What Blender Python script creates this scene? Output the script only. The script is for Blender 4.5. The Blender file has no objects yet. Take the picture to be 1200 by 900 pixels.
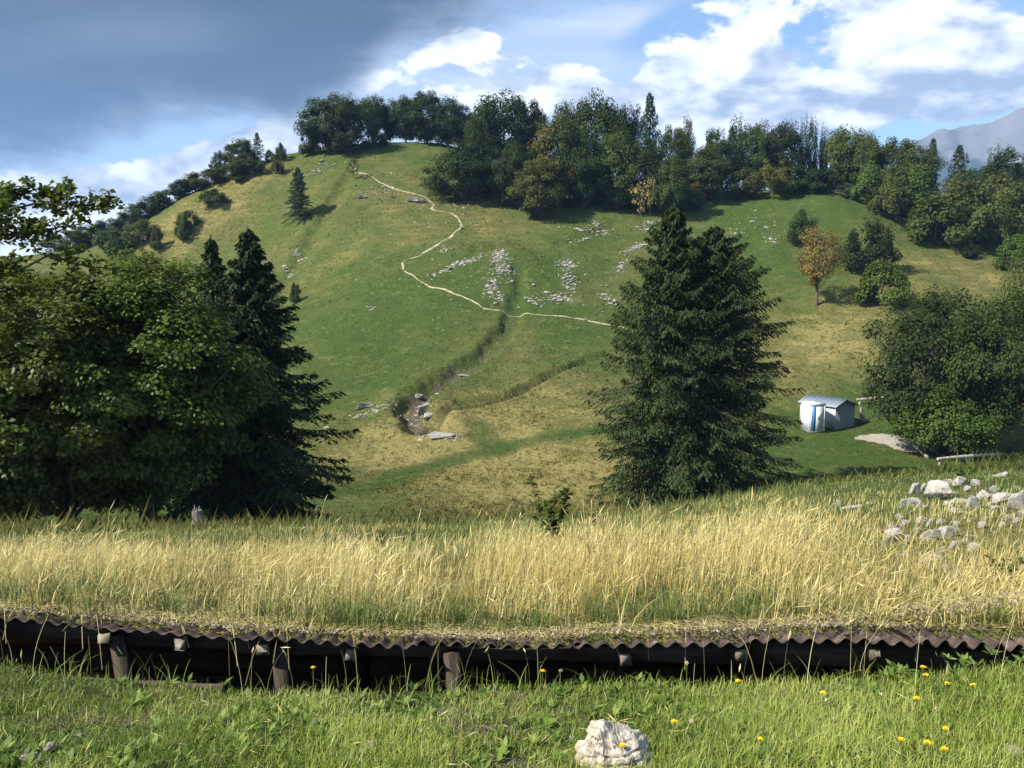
import bpy, bmesh, math, random, re
import numpy as np
from mathutils import Vector, Matrix, Euler

random.seed(7)
RS = np.random.RandomState(11)
S = bpy.context.scene
COL = S.collection
R = math.radians

# ------------------------------------------------------------------ camera
FPX, W0, H0, HORIZON = 1005.0, 1200.0, 900.0, 330.0
PITCH = math.atan((H0 / 2 - HORIZON) / FPX)
cam_d = bpy.data.cameras.new('camera')
cam_d.sensor_width = 36.0
cam_d.lens = FPX / W0 * 36.0
cam_d.clip_start, cam_d.clip_end = 0.05, 20000
cam = bpy.data.objects.new('camera', cam_d)
COL.objects.link(cam)
cam.location = (0, 0, 0)
cam.rotation_euler = (math.pi / 2 - PITCH, 0, 0)
S.camera = cam

# ------------------------------------------------------------------ exposure
S.view_settings.view_transform = 'Standard'
S.view_settings.look = 'None'
S.view_settings.exposure = 1.05
S.view_settings.gamma = 1.0
S.view_settings.use_curve_mapping = False
S.cycles.volume_bounces = 0
S.cycles.max_bounces = 8
S.cycles.diffuse_bounces = 3
S.cycles.transmission_bounces = 4
S.cycles.glossy_bounces = 2
S.cycles.use_denoising = True
S.cycles.denoising_prefilter = 'NONE'

# ------------------------------------------------------------------ sun
SUN_EL, SUN_AZ = R(43), R(-113)          # azimuth from +Y towards +X: behind the left shoulder
sun_dir = Vector((math.sin(SUN_AZ) * math.cos(SUN_EL), math.cos(SUN_AZ) * math.cos(SUN_EL), math.sin(SUN_EL)))
sun_d = bpy.data.lights.new('sun', 'SUN')
sun_d.energy = 5.0
sun_d.angle = R(0.53)
sun_d.color = (1.0, 0.945, 0.85)
sun = bpy.data.objects.new('sun', sun_d)
COL.objects.link(sun)
sun.location = (-60, -30, 80)
sun.rotation_euler = (-sun_dir).to_track_quat('-Z', 'Y').to_euler()


def ray(px, py):
    u, v = (px - W0 / 2) / FPX, (H0 / 2 - py) / FPX
    c, s = math.cos(PITCH), math.sin(PITCH)
    return Vector((u, c + v * s, -s + v * c)).normalized()


def azel(px, py):
    d = ray(px, py)
    return math.degrees(math.atan2(d.x, d.y)), math.degrees(math.asin(d.z))


# ------------------------------------------------------------------ node helper
class NT:
    def __init__(s, tree):
        s.t = tree

    def n(s, typ, **kw):
        x = s.t.nodes.new(typ)
        for k, v in kw.items():
            setattr(x, k, v)
        return x

    def put(s, sock, v):
        if isinstance(v, Sk):
            s.t.links.new(v.s, sock)
        elif v is not None:
            sock.default_value = v

    def m(s, op, a, b=None, c=None, clamp=False):
        x = s.n('ShaderNodeMath', operation=op, use_clamp=clamp)
        for i, v in enumerate((a, b, c)):
            s.put(x.inputs[i], v)
        return Sk(s, x.outputs[0])

    def noise(s, vec, scale, detail=4, rough=.5, dist=0, out=0):
        x = s.n('ShaderNodeTexNoise')
        s.put(x.inputs['Vector'], vec)
        for k, v in (('Scale', scale), ('Detail', detail), ('Roughness', rough), ('Distortion', dist)):
            s.put(x.inputs[k], v)
        return Sk(s, x.outputs[out])

    def mix(s, f, a, b):
        x = s.n('ShaderNodeMix', data_type='RGBA')
        x.clamp_factor = True
        s.put(x.inputs[0], f)
        for sock, v in ((x.inputs[6], a), (x.inputs[7], b)):
            if isinstance(v, tuple) and len(v) == 3:
                v = v + (1,)
            s.put(sock, v)
        return Sk(s, x.outputs[2])

    def sstep(s, v, a, b):
        x = s.n('ShaderNodeMapRange', interpolation_type='SMOOTHSTEP')
        s.put(x.inputs[0], v)
        x.inputs[1].default_value = a
        x.inputs[2].default_value = b
        return Sk(s, x.outputs[0])

    def comb(s, x, y, z):
        c = s.n('ShaderNodeCombineXYZ')
        for i, v in enumerate((x, y, z)):
            s.put(c.inputs[i], v)
        return Sk(s, c.outputs[0])

    def vmul(s, vec, xyz):
        c = s.n('ShaderNodeVectorMath', operation='MULTIPLY')
        s.put(c.inputs[0], vec)
        c.inputs[1].default_value = xyz
        return Sk(s, c.outputs[0])

    def attr(s, name, out=2):
        a = s.n('ShaderNodeAttribute', attribute_name=name)
        return Sk(s, a.outputs[out])

    def rand(s):
        return Sk(s, s.n('ShaderNodeObjectInfo').outputs['Random'])

    def pos(s):
        return Sk(s, s.n('ShaderNodeNewGeometry').outputs['Position'])

    def obco(s):
        return Sk(s, s.n('ShaderNodeTexCoord').outputs['Object'])

    def bump(s, h, strength=.5, dist=.05):
        b = s.n('ShaderNodeBump')
        b.inputs['Strength'].default_value = strength
        b.inputs['Distance'].default_value = dist
        s.put(b.inputs['Height'], h)
        return Sk(s, b.outputs[0])


class Sk:
    def __init__(s, nt, sock):
        s.nt, s.s = nt, sock

    def __add__(s, o): return s.nt.m('ADD', s, o)
    __radd__ = __add__
    def __sub__(s, o): return s.nt.m('SUBTRACT', s, o)
    def __rsub__(s, o): return s.nt.m('SUBTRACT', o, s)
    def __mul__(s, o): return s.nt.m('MULTIPLY', s, o)
    __rmul__ = __mul__
    def __truediv__(s, o): return s.nt.m('DIVIDE', s, o)


# ------------------------------------------------------------------ world: Nishita sky with cloud layers over all of it
world = bpy.data.worlds.new('World')
S.world = world
world.use_nodes = True
wt = world.node_tree
wt.nodes.clear()
N = NT(wt)
SKY_STRENGTH = 0.1
skyt = N.n('ShaderNodeTexSky', sky_type='NISHITA')
skyt.sun_disc = False
skyt.sun_elevation = SUN_EL
skyt.sun_rotation = SUN_AZ
skyt.altitude = 1200
skyt.air_density = 1.0
skyt.dust_density = 0.3
skyt.ozone_density = 1.6
tc = N.n('ShaderNodeTexCoord')
sep = N.n('ShaderNodeSeparateXYZ')
wt.links.new(tc.outputs['Generated'], sep.inputs[0])
dx, dy, dz = (Sk(N, sep.outputs[i]) for i in range(3))
az = N.m('ARCTAN2', dx, dy) * 57.29578
el = N.m('ARCSINE', dz) * 57.29578


def blob(px, py, rx, ry, tilt=0.0, amp=1.0):
    a0, e0 = azel(px, py)
    k = 0.057
    ca, sa = math.cos(R(tilt)), math.sin(R(tilt))
    A, E = az - a0, el - e0
    p = (A * ca + E * sa) * (1 / (rx * k))
    q = (E * ca - A * sa) * (1 / (ry * k))
    r2 = p * p + q * q
    return N.m('EXPONENT', r2 * -1.0) * amp


def fcurve(v, pts, lo, hi):
    """piecewise linear azimuth -> elevation"""
    x = N.n('ShaderNodeFloatCurve')
    c = x.mapping.curves[0]
    pts = sorted(pts)
    xs = [((p[0] - lo) / (hi - lo), (p[1] + 20) / 120) for p in pts]
    c.points[0].location = xs[0]
    c.points[1].location = xs[-1]
    for q in xs[1:-1]:
        c.points.new(*q)
    for p in c.points:
        p.handle_type = 'VECTOR'
    x.mapping.update()
    N.put(x.inputs['Value'], (v - lo) * (1 / (hi - lo)))
    x.inputs['Factor'].default_value = 1
    return Sk(N, x.outputs[0]) * 120 - 20


cl = N.comb(az * 0.11, el * 0.2, 3.7)
n_big = N.noise(cl, 0.55, 3, .5)
n_mid = N.noise(cl, 1.7, 6, .58, .3)
n_fine = N.noise(cl, 4.2, 5, .6)
# the same field moved a little towards the sun: their difference shades the cumulus
cl2 = N.comb(az * 0.11 - 0.10, el * 0.2 + 0.2, 3.7)
n_mid2 = N.noise(cl2, 1.7, 3, .55, .3)

# high thin veil
veil_noise = N.noise(N.comb(az * 0.05 + el * .03, el * 0.2, 9.1), 1.4, 5, .55, .4)
veil = veil_noise * 1.1 - .42 + blob(590, 95, 160, 50, 8, 1.0) + blob(470, 130, 120, 45, 0, .8) + blob(200, 225, 200, 40, 10, .45) \
    + blob(700, 30, 120, 14, 12, .35) - blob(790, 25, 55, 22, 20, .55) - blob(715, 95, 30, 22, 30, .35) - blob(950, 22, 40, 12, 0, .5)
veil_a = N.sstep(veil, .02, .62)

# cumulus
cum = (n_big - .5) * .9 + (n_mid - .5) * 1.5 + (n_fine - .5) * .6 - .17
cum = cum + blob(850, 75, 80, 34, 5, .62) + blob(820, 100, 80, 22, 0, .5) + blob(1110, 45, 115, 42, -8, .75) + blob(1040, 100, 150, 32, 10, .66) \
    + blob(1050, 22, 60, 30, 25, .5) + blob(770, 132, 34, 15, 0, .62) + blob(935, 140, 130, 18, 0, .45) + blob(1180, 110, 90, 25, 0, .35) \
    + blob(535, 58, 52, 13, 12, .95) + blob(700, 115, 60, 20, 0, .25) + blob(60, 262, 120, 30, 0, 1.6) + blob(175, 212, 130, 20, 12, 1.0) + blob(640, 110, 110, 24, 0, .5) + blob(290, 172, 80, 20, 20, .8) + blob(1010, 141, 26, 11, 0, .35) \
    + blob(1080, -40, 260, 40, 0, .3) - blob(700, 25, 90, 16, 10, .4) - blob(730, 85, 26, 28, 20, .5) - blob(960, 30, 45, 14, 0, .3)
cum_a = N.sstep(cum, -.04, .16)
shade = (n_mid - n_mid2) * 2.2 + .56 + (n_fine - .5) * .5
shade = shade + blob(850, 52, 60, 20, 10, .35) + blob(930, 128, 60, 14, 0, -.1) + blob(1060, 20, 80, 22, 25, .3) + blob(535, 58, 60, 18, 12, .6) \
    - blob(1080, 108, 170, 26, 8, .36) - blob(860, 105, 110, 18, 0, .12) + blob(770, 125, 30, 12, 0, .35) + blob(90, 262, 80, 18, 0, .5) + blob(1000, 140, 34, 10, 0, .5)
shade = N.sstep(shade, .06, .96)
CS = 1.0 / SKY_STRENGTH
cum_c = N.mix(shade, (.25 * CS, .28 * CS, .35 * CS), (.80 * CS, .80 * CS, .80 * CS))
veil_c = N.mix(N.sstep(veil_noise, .35, .75), (.30 * CS, .36 * CS, .47 * CS), (.54 * CS, .58 * CS, .65 * CS))

# dark storm bank: above a ragged lower edge, from the left of the frame to its middle
edge = [azel(*p) for p in ((0, 200), (90, 188), (165, 165), (250, 150), (345, 152), (395, 118), (450, 72), (520, 36), (600, 8), (700, -25))]
edge = [(-180, 95), (-110, 90), (-75, 45), (-50, 12)] + edge + [(20, 30), (45, 70), (90, 95), (180, 95)]
b_el = fcurve(az, edge, -180, 180)
sn = N.noise(N.comb(az * 0.055, el * .15, 21.0), 1.6, 5, .55, .5)
sn2 = N.noise(N.comb(az * 0.03 - el * .03, el * .12, 5.0), 1.7, 4, .5, .3)
h_s = el - b_el + (sn - .5) * 6.5 + (n_mid - .5) * 3.2
storm_a = N.sstep(h_s, -1.0, 1.7)
deep = N.sstep(h_s, 0.5, 4.2) - N.sstep(h_s, 6.0, 15.5) * .72
sd = deep * 1.05 + .10 + (sn2 - .5) * 1.3 + (n_mid - .5) * .35 - blob(170, 45, 160, 40, 5, .38) + blob(260, 120, 180, 30, 12, .28) + blob(60, 165, 110, 26, 0, .3)
sd = N.sstep(sd, -.2, 1.1)
storm_c = N.mix(sd, (.20 * CS, .22 * CS, .265 * CS), (.020 * CS, .024 * CS, .033 * CS))

c0 = N.mix(veil_a * .88, Sk(N, skyt.outputs[0]), veil_c)
c1 = N.mix(cum_a * .97, c0, cum_c)
c2 = N.mix(storm_a * .97, c1, storm_c)
bg = N.n('ShaderNodeBackground')
N.put(bg.inputs['Color'], c2)
bg.inputs['Strength'].default_value = SKY_STRENGTH
wo = N.n('ShaderNodeOutputWorld')
wt.links.new(bg.outputs[0], wo.inputs['Surface'])
world.cycles.sampling_method = 'MANUAL'
world.cycles.sample_map_resolution = 512

# ------------------------------------------------------------------ object helpers
def setp(o, label=None, cat=None, group=None, kind=None):
    if label: o['label'] = label
    if cat: o['category'] = cat
    if group: o['group'] = group
    if kind: o['kind'] = kind
    return o


def empty(name, loc, label, cat, group=None, rz=0.0, scale=(1, 1, 1)):
    o = bpy.data.objects.new(name, None)
    o.empty_display_size = .2
    COL.objects.link(o)
    o.location = loc
    o.rotation_euler = (0, 0, rz)
    o.scale = scale
    return setp(o, label, cat, group)


def npmesh(name, v, f, attrs=None, smooth=False):
    """v (n,3), f: (m,3) or (m,4) or a list of such arrays; attrs: {name: per-vertex array}"""
    v = np.asarray(v, dtype=np.float32)
    fs = f if isinstance(f, list) else [f]
    fs = [np.asarray(x, dtype=np.int32) for x in fs if len(x)]
    me = bpy.data.meshes.new(name)
    me.vertices.add(len(v))
    me.vertices.foreach_set('co', v.ravel())
    loops = np.concatenate([x.ravel() for x in fs])
    sizes = np.concatenate([np.full(len(x), x.shape[1], dtype=np.int32) for x in fs])
    starts = np.concatenate([[0], np.cumsum(sizes)[:-1]]).astype(np.int32)
    me.loops.add(len(loops))
    me.loops.foreach_set('vertex_index', loops)
    me.polygons.add(len(sizes))
    me.polygons.foreach_set('loop_start', starts)
    me.polygons.foreach_set('loop_total', sizes)
    if smooth:
        me.polygons.foreach_set('use_smooth', np.ones(len(sizes), dtype=bool))
    for k, a in (attrs or {}).items():
        at_ = me.attributes.new(k, 'FLOAT', 'POINT')
        at_.data.foreach_set('value', np.asarray(a, dtype=np.float32))
    me.update(calc_edges=True)
    return me


def add(name, me, mat=None, parent=None, objmat=False):
    o = bpy.data.objects.new(name, me)
    COL.objects.link(o)
    if mat is not None:
        if len(me.materials) == 0:
            me.materials.append(mat)
        if objmat:
            o.material_slots[0].link = 'OBJECT'
            o.material_slots[0].material = mat
    if parent is not None:
        o.parent = parent
    return o


class MB:
    """collects boxes, bars, tubes; becomes one mesh"""
    def __init__(s):
        s.v, s.f3, s.f4, s.n = [], [], [], 0

    def addm(s, v, f):
        v = np.asarray(v, float)
        f = np.asarray(f, int) + s.n
        s.v.append(v)
        (s.f4 if f.shape[1] == 4 else s.f3).append(f)
        s.n += len(v)

    def box(s, c, size, rot=None, jitter=0.0):
        h = np.array(size) / 2
        p = np.array([[x, y, z] for x in (-1, 1) for y in (-1, 1) for z in (-1, 1)], float) * h
        if jitter: p += RS.uniform(-jitter, jitter, p.shape)
        if rot is not None: p = p @ np.array(Euler(rot).to_matrix()).T
        s.addm(p + np.array(c), [[0, 1, 3, 2], [4, 6, 7, 5], [0, 4, 5, 1], [2, 3, 7, 6], [0, 2, 6, 4], [1, 5, 7, 3]])

    def tube(s, pts, rad, k=6, cap=True):
        pts = np.asarray(pts, float)
        rad = np.broadcast_to(rad, len(pts))
        n = len(pts)
        d = np.gradient(pts, axis=0)
        d /= np.linalg.norm(d, axis=1)[:, None] + 1e-9
        ref = np.array([0.31, 0.2, 0.93]) if abs(d[0, 2]) < .8 else np.array([1.0, .1, 0])
        a = np.cross(d, ref); a /= np.linalg.norm(a, axis=1)[:, None] + 1e-9
        b = np.cross(d, a)
        t = np.arange(k) * 2 * np.pi / k
        ring = pts[:, None, :] + rad[:, None, None] * (np.cos(t)[None, :, None] * a[:, None, :] + np.sin(t)[None, :, None] * b[:, None, :])
        i = np.arange(n - 1)[:, None] * k
        j = np.arange(k)[None, :]
        f = np.stack([i + j, i + (j + 1) % k, i + k + (j + 1) % k, i + k + j], -1).reshape(-1, 4)
        s.addm(ring.reshape(-1, 3), f)
        if cap:
            for q, o in ((0, 1), (n - 1, -1)):
                c = np.vstack([ring[q], pts[q]])
                fi = np.array([[x, (x + 1) % k, k][::-o] for x in range(k)])
                s.addm(c, fi)

    def mesh(s, name, smooth=False):
        f = []
        if s.f4: f.append(np.concatenate(s.f4))
        if s.f3: f.append(np.concatenate(s.f3))
        return npmesh(name, np.concatenate(s.v), f, smooth=smooth)

    def build(s, name, mat, parent=None, smooth=False):
        return add(name, s.mesh(name, smooth), mat, parent)


def sstep(x, a, b):
    t = np.clip((x - a) / (b - a), 0, 1)
    return t * t * (3 - 2 * t)


def vnoise(x, y, seed=0):
    """smooth value noise on a lattice, about -1..1"""
    x, y = np.asarray(x, float), np.asarray(y, float)
    xi, yi = np.floor(x).astype(np.int64), np.floor(y).astype(np.int64)
    fx, fy = x - xi, y - yi
    fx, fy = fx * fx * (3 - 2 * fx), fy * fy * (3 - 2 * fy)

    def h(a, b):
        n = (a * 374761393 + b * 668265263 + seed * 974634777) & 0x7fffffff
        n = ((n ^ (n >> 13)) * 1274126177) & 0x7fffffff
        return ((n ^ (n >> 16)) & 0xffff) / 32767.5 - 1
    return (h(xi, yi) * (1 - fx) + h(xi + 1, yi) * fx) * (1 - fy) + (h(xi, yi + 1) * (1 - fx) + h(xi + 1, yi + 1) * fx) * fy


def fbm(x, y, seed=0, o=4):
    r, a, f = 0, 1, 1
    for i in range(o):
        r = r + a * vnoise(x * f, y * f, seed + i)
        a *= .5; f *= 2.03
    return r


# ------------------------------------------------------------------ terrain height
def P(px, py, Y):
    d = ray(px, py)
    k = Y / d.y
    return (d.x * k, Y, d.z * k)


CT = [P(*p) for p in (
    # valley floor and lower meadow
    (430, 575, 47), (560, 520, 60), (620, 590, 46), (300, 560, 50), (150, 540, 52), (0, 520, 55), (-250, 500, 55),
    (800, 597, 42), (860, 585, 43), (700, 470, 68), (500, 470, 68), (420, 482, 68), (700, 540, 54),
    (958, 506, 62), (1003, 498, 63), (970, 470, 69), (1050, 520, 56), (1110, 534, 51.5), (1180, 536, 51), (1300, 530, 52), (1450, 500, 55), (940, 430, 77), (1100, 420, 76),
    # middle of the hill
    (560, 367, 88), (700, 380, 88), (420, 400, 84), (600, 300, 102), (500, 300, 103), (750, 300, 107), (350, 330, 108), (420, 300, 108),
    (880, 300, 106), (960, 356, 91), (1037, 355, 90), (1000, 300, 105), (1180, 340, 95), (1400, 330, 95), (200, 400, 100), (60, 430, 100), (-250, 400, 100),
    # upper hill
    (632, 252, 118), (530, 236, 124), (700, 236, 124), (790, 240, 124), (850, 230, 130), (905, 226, 128), (1000, 232, 124), (1060, 255, 120), (1110, 290, 112), (1190, 300, 110), (1400, 300, 110),
    (350, 258, 124), (300, 270, 128), (420, 215, 130), (480, 180, 142), (440, 168, 150), (400, 176, 146), (535, 172, 148), (560, 182, 150), (345, 196, 142),
    (330, 182, 150), (270, 206, 146), (200, 244, 140), (240, 240, 134), (160, 290, 130), (120, 282, 145), (40, 300, 145), (-200, 330, 140), (180, 320, 122),
)]
CT += [(-130, 190, -6), (-80, 185, 2), (-40, 185, 14), (-15, 190, 16), (10, 185, 15), (40, 180, 8), (80, 175, 4), (130, 170, -4), (0, 230, -10), (60, 230, -14), (-70, 230, -14), (150, 210, -25), (-180, 200, -30)]

CREST_U = np.array([-1.2, -.6, 0, .17, .3, .4, .6, 1.2])
CREST_C = np.array([.305, .301, .288, .278, .252, .234, .218, .20])


def crest_c(u):
    return np.interp(u, CREST_U, CREST_C)


def y_edge(x):                       # front edge of the shelter roof
    return 4.45 - 0.06 * x


def y_lip(x):                        # far edge of the lawn, where the trench begins
    return 3.80 - .03 * x + .05 * np.sin(x * 1.7 + 1)


def z_lawn(x, y):
    z = np.interp(x, [-3.2, -2.2, -1.2, 0, 1.0, 1.9, 2.6, 4], [-1.72, -1.82, -1.91, -1.91, -1.87, -1.79, -1.69, -1.62])
    k = sstep(y, 2.6, 3.9)
    return -1.68 * (1 - k) + z * k + .012 * fbm(x * 2.2, y * 2.2, 5, 3)


def z_slope(x, y):                   # the ground that runs down behind the shelter
    yy = np.maximum(y, 3.0)
    c = crest_c(np.clip(x / np.maximum(yy, 4), -1.2, 1.2))
    s = (c * 18 - 1.80) / (18 - 4.4)
    ye = y_edge(x)
    tgt = np.interp(600 + 1005 * x / ye, [-400, 0, 200, 400, 600, 850, 950, 1050, 1200, 1500], [715, 724, 741, 752, 760, 753, 750, 752, 762, 770])
    off = -np.tan(np.arctan((tgt - 450) / 1005) + PITCH) * ye + .035 + 1.80 + (ye - 4.4) * s
    return -1.80 + off * (1 - sstep(y, 4.7, 9.0)) - (y - 4.4) * s + .04 * fbm(x * .5, y * .5, 3, 3) * sstep(y, 6, 9)


for u in (-1.2, -.8, -.5, -.25, 0, .15, .3, .45, .6, .9, 1.2):
    for y in (10, 14, 18):
        CT.append((u * y, y, float(z_slope(np.float64(u * y), np.float64(y)))))
    c = float(crest_c(u))
    CT.append((u * 29, 29, -c * 29 - .55))

CT = np.array(CT)
_n = len(CT)


def _U(r2):
    return .5 * r2 * np.log(r2 + 1e-9)


_d2 = ((CT[:, None, :2] - CT[None, :, :2]) ** 2).sum(-1)
_A = np.zeros((_n + 3, _n + 3))
_A[:_n, :_n] = _U(_d2) + np.eye(_n) * 2.0
_A[:_n, _n] = 1; _A[:_n, _n + 1:] = CT[:, :2]
_A[_n, :_n] = 1; _A[_n + 1:, :_n] = CT[:, :2].T
_w = np.linalg.solve(_A, np.concatenate([CT[:, 2], np.zeros(3)]))


def tps(x, y):
    out = np.full(np.shape(x), _w[_n]) + _w[_n + 1] * x + _w[_n + 2] * y
    for i in range(_n):
        out += _w[i] * _U((x - CT[i, 0]) ** 2 + (y - CT[i, 1]) ** 2)
    return out


LINES = {}                           # world polylines filled below: carved gullies and creases


def seg_dist(x, y, pl):
    """distance to a polyline and position 0..1 along it"""
    best = np.full(np.shape(x), 1e9); pos = np.zeros(np.shape(x))
    m = len(pl) - 1
    for i in range(m):
        (ax, ay), (bx, by) = pl[i][:2], pl[i + 1][:2]
        ex, ey = bx - ax, by - ay
        t = np.clip(((x - ax) * ex + (y - ay) * ey) / (ex * ex + ey * ey + 1e-9), 0, 1)
        d = np.hypot(x - ax - t * ex, y - ay - t * ey)
        k = d < best
        best = np.where(k, d, best); pos = np.where(k, (i + t) / m, pos)
    return best, pos


def zg(x, y, trench=True, carve=True):
    x = np.atleast_1d(np.asarray(x, float)); y = np.atleast_1d(np.asarray(y, float))
    r = np.hypot(x, y)
    ang = np.abs(np.degrees(np.arctan2(x, y)))
    # hill
    hill = np.full(x.shape, -10.0)
    k = (r > 12) & (r < 420) & (ang < 75)
    hill[k] = tps(x[k], y[k])
    rough = sstep(r, 30, 60) * (1 - sstep(r, 200, 300))
    hill = hill + rough * (.28 * fbm(x / 9, y / 9, 1, 3) + .12 * fbm(x / 2.3, y / 2.3, 8, 4))
    if carve:
        for pl, depth, w, taper in LINES.values():
            k = rough > 0
            d, t = seg_dist(x[k], y[k], pl)
            ww = w * (1 - .5 * t)
            dd = d + .16 * w * fbm(x[k] * .5, y[k] * .5, 40, 3)
            hill[k] = hill[k] - depth * (1 - taper * t) * (1 - sstep(dd, ww * .25, ww)) + depth * .18 * np.exp(-((dd - ww * 1.25) / (ww * .5)) ** 2) * (1 - t)
    # far country
    far = -25 - (r - 200) * .1
    far = np.maximum(far, -110) + 8 * fbm(x / 180, y / 180, 21, 3)
    k = sstep(r, 200, 380)
    z = hill * (1 - k) + far * k
    # to the sides and behind
    side = -2.5 - .05 * np.minimum(r, 600) + 1.2 * fbm(x / 15, y / 15, 31, 3) * sstep(r, 8, 25)
    k = sstep(ang, 48, 72) * (1 - sstep(r, 250, 600))
    z = z * (1 - k) + side * k
    # near slope and lawn
    k = 1 - sstep(r, 15, 19)
    sl = z_slope(x, y)
    lw = z_lawn(x, y)
    t = sstep(y, 4.0, 4.6)
    near = np.where(y > 2.0, lw * (1 - t) + sl * t, lw)
    z = np.where(y < 4.5, lw * k + z * (1 - k), near * k + z * (1 - k))
    if trench:
        inx = sstep(x, -6.2, -5.6) * (1 - sstep(x, 5.6, 6.2))
        front = sstep(y, y_lip(x), y_lip(x) + .10)
        back = 1 - sstep(y, y_edge(x) + 1.30, y_edge(x) + 1.36)
        k = inx * front * back
        z = z * (1 - k) + (-2.95) * k
    return z


def at(px, py, y0=3.0, y1=400, **kw):
    """first point of the ground that a sight line meets"""
    d = ray(px, py)
    y = np.geomspace(y0, y1, 1500)
    t = y / d.y
    z = zg(d.x * t, y, **kw)
    k = np.nonzero(z > d.z * t)[0]
    i = int(k[0]) if len(k) else len(y) - 1
    return Vector((d.x * t[i], y[i], float(z[i])))


def pl(pts, **kw):
    return [tuple(at(a, b, 30, trench=False, carve=False)) for a, b in pts]


_l = {
    'gully': (pl([(497, 500), (482, 474), (488, 462), (520, 446), (560, 420), (590, 396), (606, 356), (610, 312)]), 1.4, 2.0, .75),
    'side_gully': (pl([(503, 494), (520, 483), (560, 473), (600, 463), (640, 441), (690, 421), (722, 414)]), 1.0, 1.0, .3),
    'crease': (pl([(330, 345), (345, 318), (362, 288), (384, 250), (408, 206)]), .8, 2.6, .2),
    'ledge': (pl([(560, 292), (610, 284), (650, 290), (720, 262)]), .5, 1.5, .2),
}
LINES.update(_l)
PATH = [pl(q) for q in ([(414, 197), (420, 203), (437, 207), (447, 215), (462, 222), (480, 226), (500, 232), (508, 239), (507, 246), (530, 250), (538, 257), (540, 266), (531, 276), (512, 288), (492, 299)],
                        [(470, 309), (475, 317), (490, 328), (510, 338), (540, 347), (555, 354), (566, 363)], [(566, 363), (588, 364), (612, 367), (640, 370), (680, 374), (735, 385)])]
GREEN = [pl([(415, 575), (470, 556), (540, 536), (620, 518), (700, 505), (740, 500)]), pl([(560, 500), (572, 520), (585, 530)])]


def g(px, py, rad, amp=1.0):
    p = at(px, py, 30, trench=False)
    return (p.x, p.y, rad, amp)


DRYS = [g(560, 540, 9), g(650, 530, 9), g(640, 590, 8), g(480, 540, 8), g(670, 480, 8, .6), g(940, 420, 8, 1.1), g(990, 380, 7, .9), g(1120, 320, 9, 1.1), g(1060, 345, 6, 1), g(940, 460, 4, .5), g(470, 215, 9, .5), g(230, 250, 12, .9), g(200, 280, 12, .9), g(300, 230, 9, .6), g(520, 265, 8, .4), g(600, 420, 8, .3), g(330, 290, 9, .4), g(450, 500, 6, .7)]
GREENS = [g(420, 380, 10), g(470, 420, 9, .9), g(440, 340, 8, .7), g(640, 380, 9, .8), g(870, 260, 9, 1.0), g(960, 250, 9, .9), g(860, 300, 8, .9), g(1000, 475, 5, 1.5), g(1000, 510, 5, 1.6), g(960, 520, 4, 1.5), g(1060, 285, 6, .7), g(700, 300, 7, .6), g(560, 330, 7, .4), g(900, 540, 5, 1.2), g(1040, 470, 4, 1.2)]
BARES = [(g(1030, 511, 1.0), 1.6, .8), (g(1055, 516, 1.2), 2.2, .9), (g(1080, 522, 1.2), 1.8, .9), (g(1062, 524, 1), 1.4, 1.0)]


def cover(x, y):
    """how dry and how bare the ground cover is"""
    r = np.hypot(x, y)
    dry = .29 + .22 * fbm(x / 14, y / 14, 51, 3) + .15 * fbm(x / 3.5, y / 3.5, 52, 3)
    for a, b, s, w in DRYS:
        dry = dry + .34 * w * np.exp(-((x - a) ** 2 + (y - b) ** 2) / (s * s))
    for a, b, s, w in GREENS:
        dry = dry - .27 * w * np.exp(-((x - a) ** 2 + (y - b) ** 2) / (s * s))
    for q in GREEN:
        d, _ = seg_dist(x, y, q)
        dry = dry - .8 * np.exp(-(d / 1.25) ** 2)
    bare = np.zeros(x.shape)
    for k, rot, st in (('gully', .9, .7), ('side_gully', .7, .65), ('crease', .6, .35), ('ledge', .5, .4)):
        q, depth, w, taper = LINES[k]
        d, t = seg_dist(x, y, q)
        bare = np.maximum(bare, st * (1 - (.55 if 'gully' in k else .75) * t) * (1 - sstep(d + .4 * w * vnoise(x * .9, y * .9, 77), w * .25, w * .8)))
    for (a, b, _, _), s, sy in BARES:
        d = np.sqrt(((x - a) / s) ** 2 + ((y - b) / (s * .9 * sy)) ** 2) + .35 * fbm(x * .9, y * .9, 61, 3)
        bare = np.maximum(bare, 1 - sstep(d, .8, 1.15))
    near = 1 - sstep(r, 16, 22)
    dry = dry * (1 - near) + near * np.where(y > 4.2, .75 - .45 * sstep(x / np.maximum(y, 1), .25, .45) * sstep(y, 9, 13), .15)
    bare = np.where((y < 4.2) & (r < 16), .35 + .3 * fbm(x * 1.4, y * 1.4, 71, 2), bare)
    tr = (y > y_lip(x) - .02) & (y < y_edge(x) + 1.27) & (np.abs(x) < 6.3)
    bare = np.where(tr, .7, bare)
    return np.clip(dry, 0, 1), np.clip(bare, 0, 1)


# ------------------------------------------------------------------ materials
def new_mat(name):
    m = bpy.data.materials.new(name)
    m.use_nodes = True
    m.node_tree.nodes.clear()
    n = NT(m.node_tree)
    out = n.n('ShaderNodeOutputMaterial')
    return m, n, out


def principled(n, out, color, rough=.8, spec=.3, normal=None, metal=0.0):
    b = n.n('ShaderNodeBsdfPrincipled')
    if isinstance(color, tuple) and len(color) == 3: color = color + (1,)
    n.put(b.inputs['Base Color'], color)
    n.put(b.inputs['Roughness'], rough)
    b.inputs['Specular IOR Level'].default_value = spec
    b.inputs['Metallic'].default_value = metal
    if normal is not None: n.put(b.inputs['Normal'], normal)
    n.t.links.new(b.outputs[0], out.inputs['Surface'])
    return b


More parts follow.
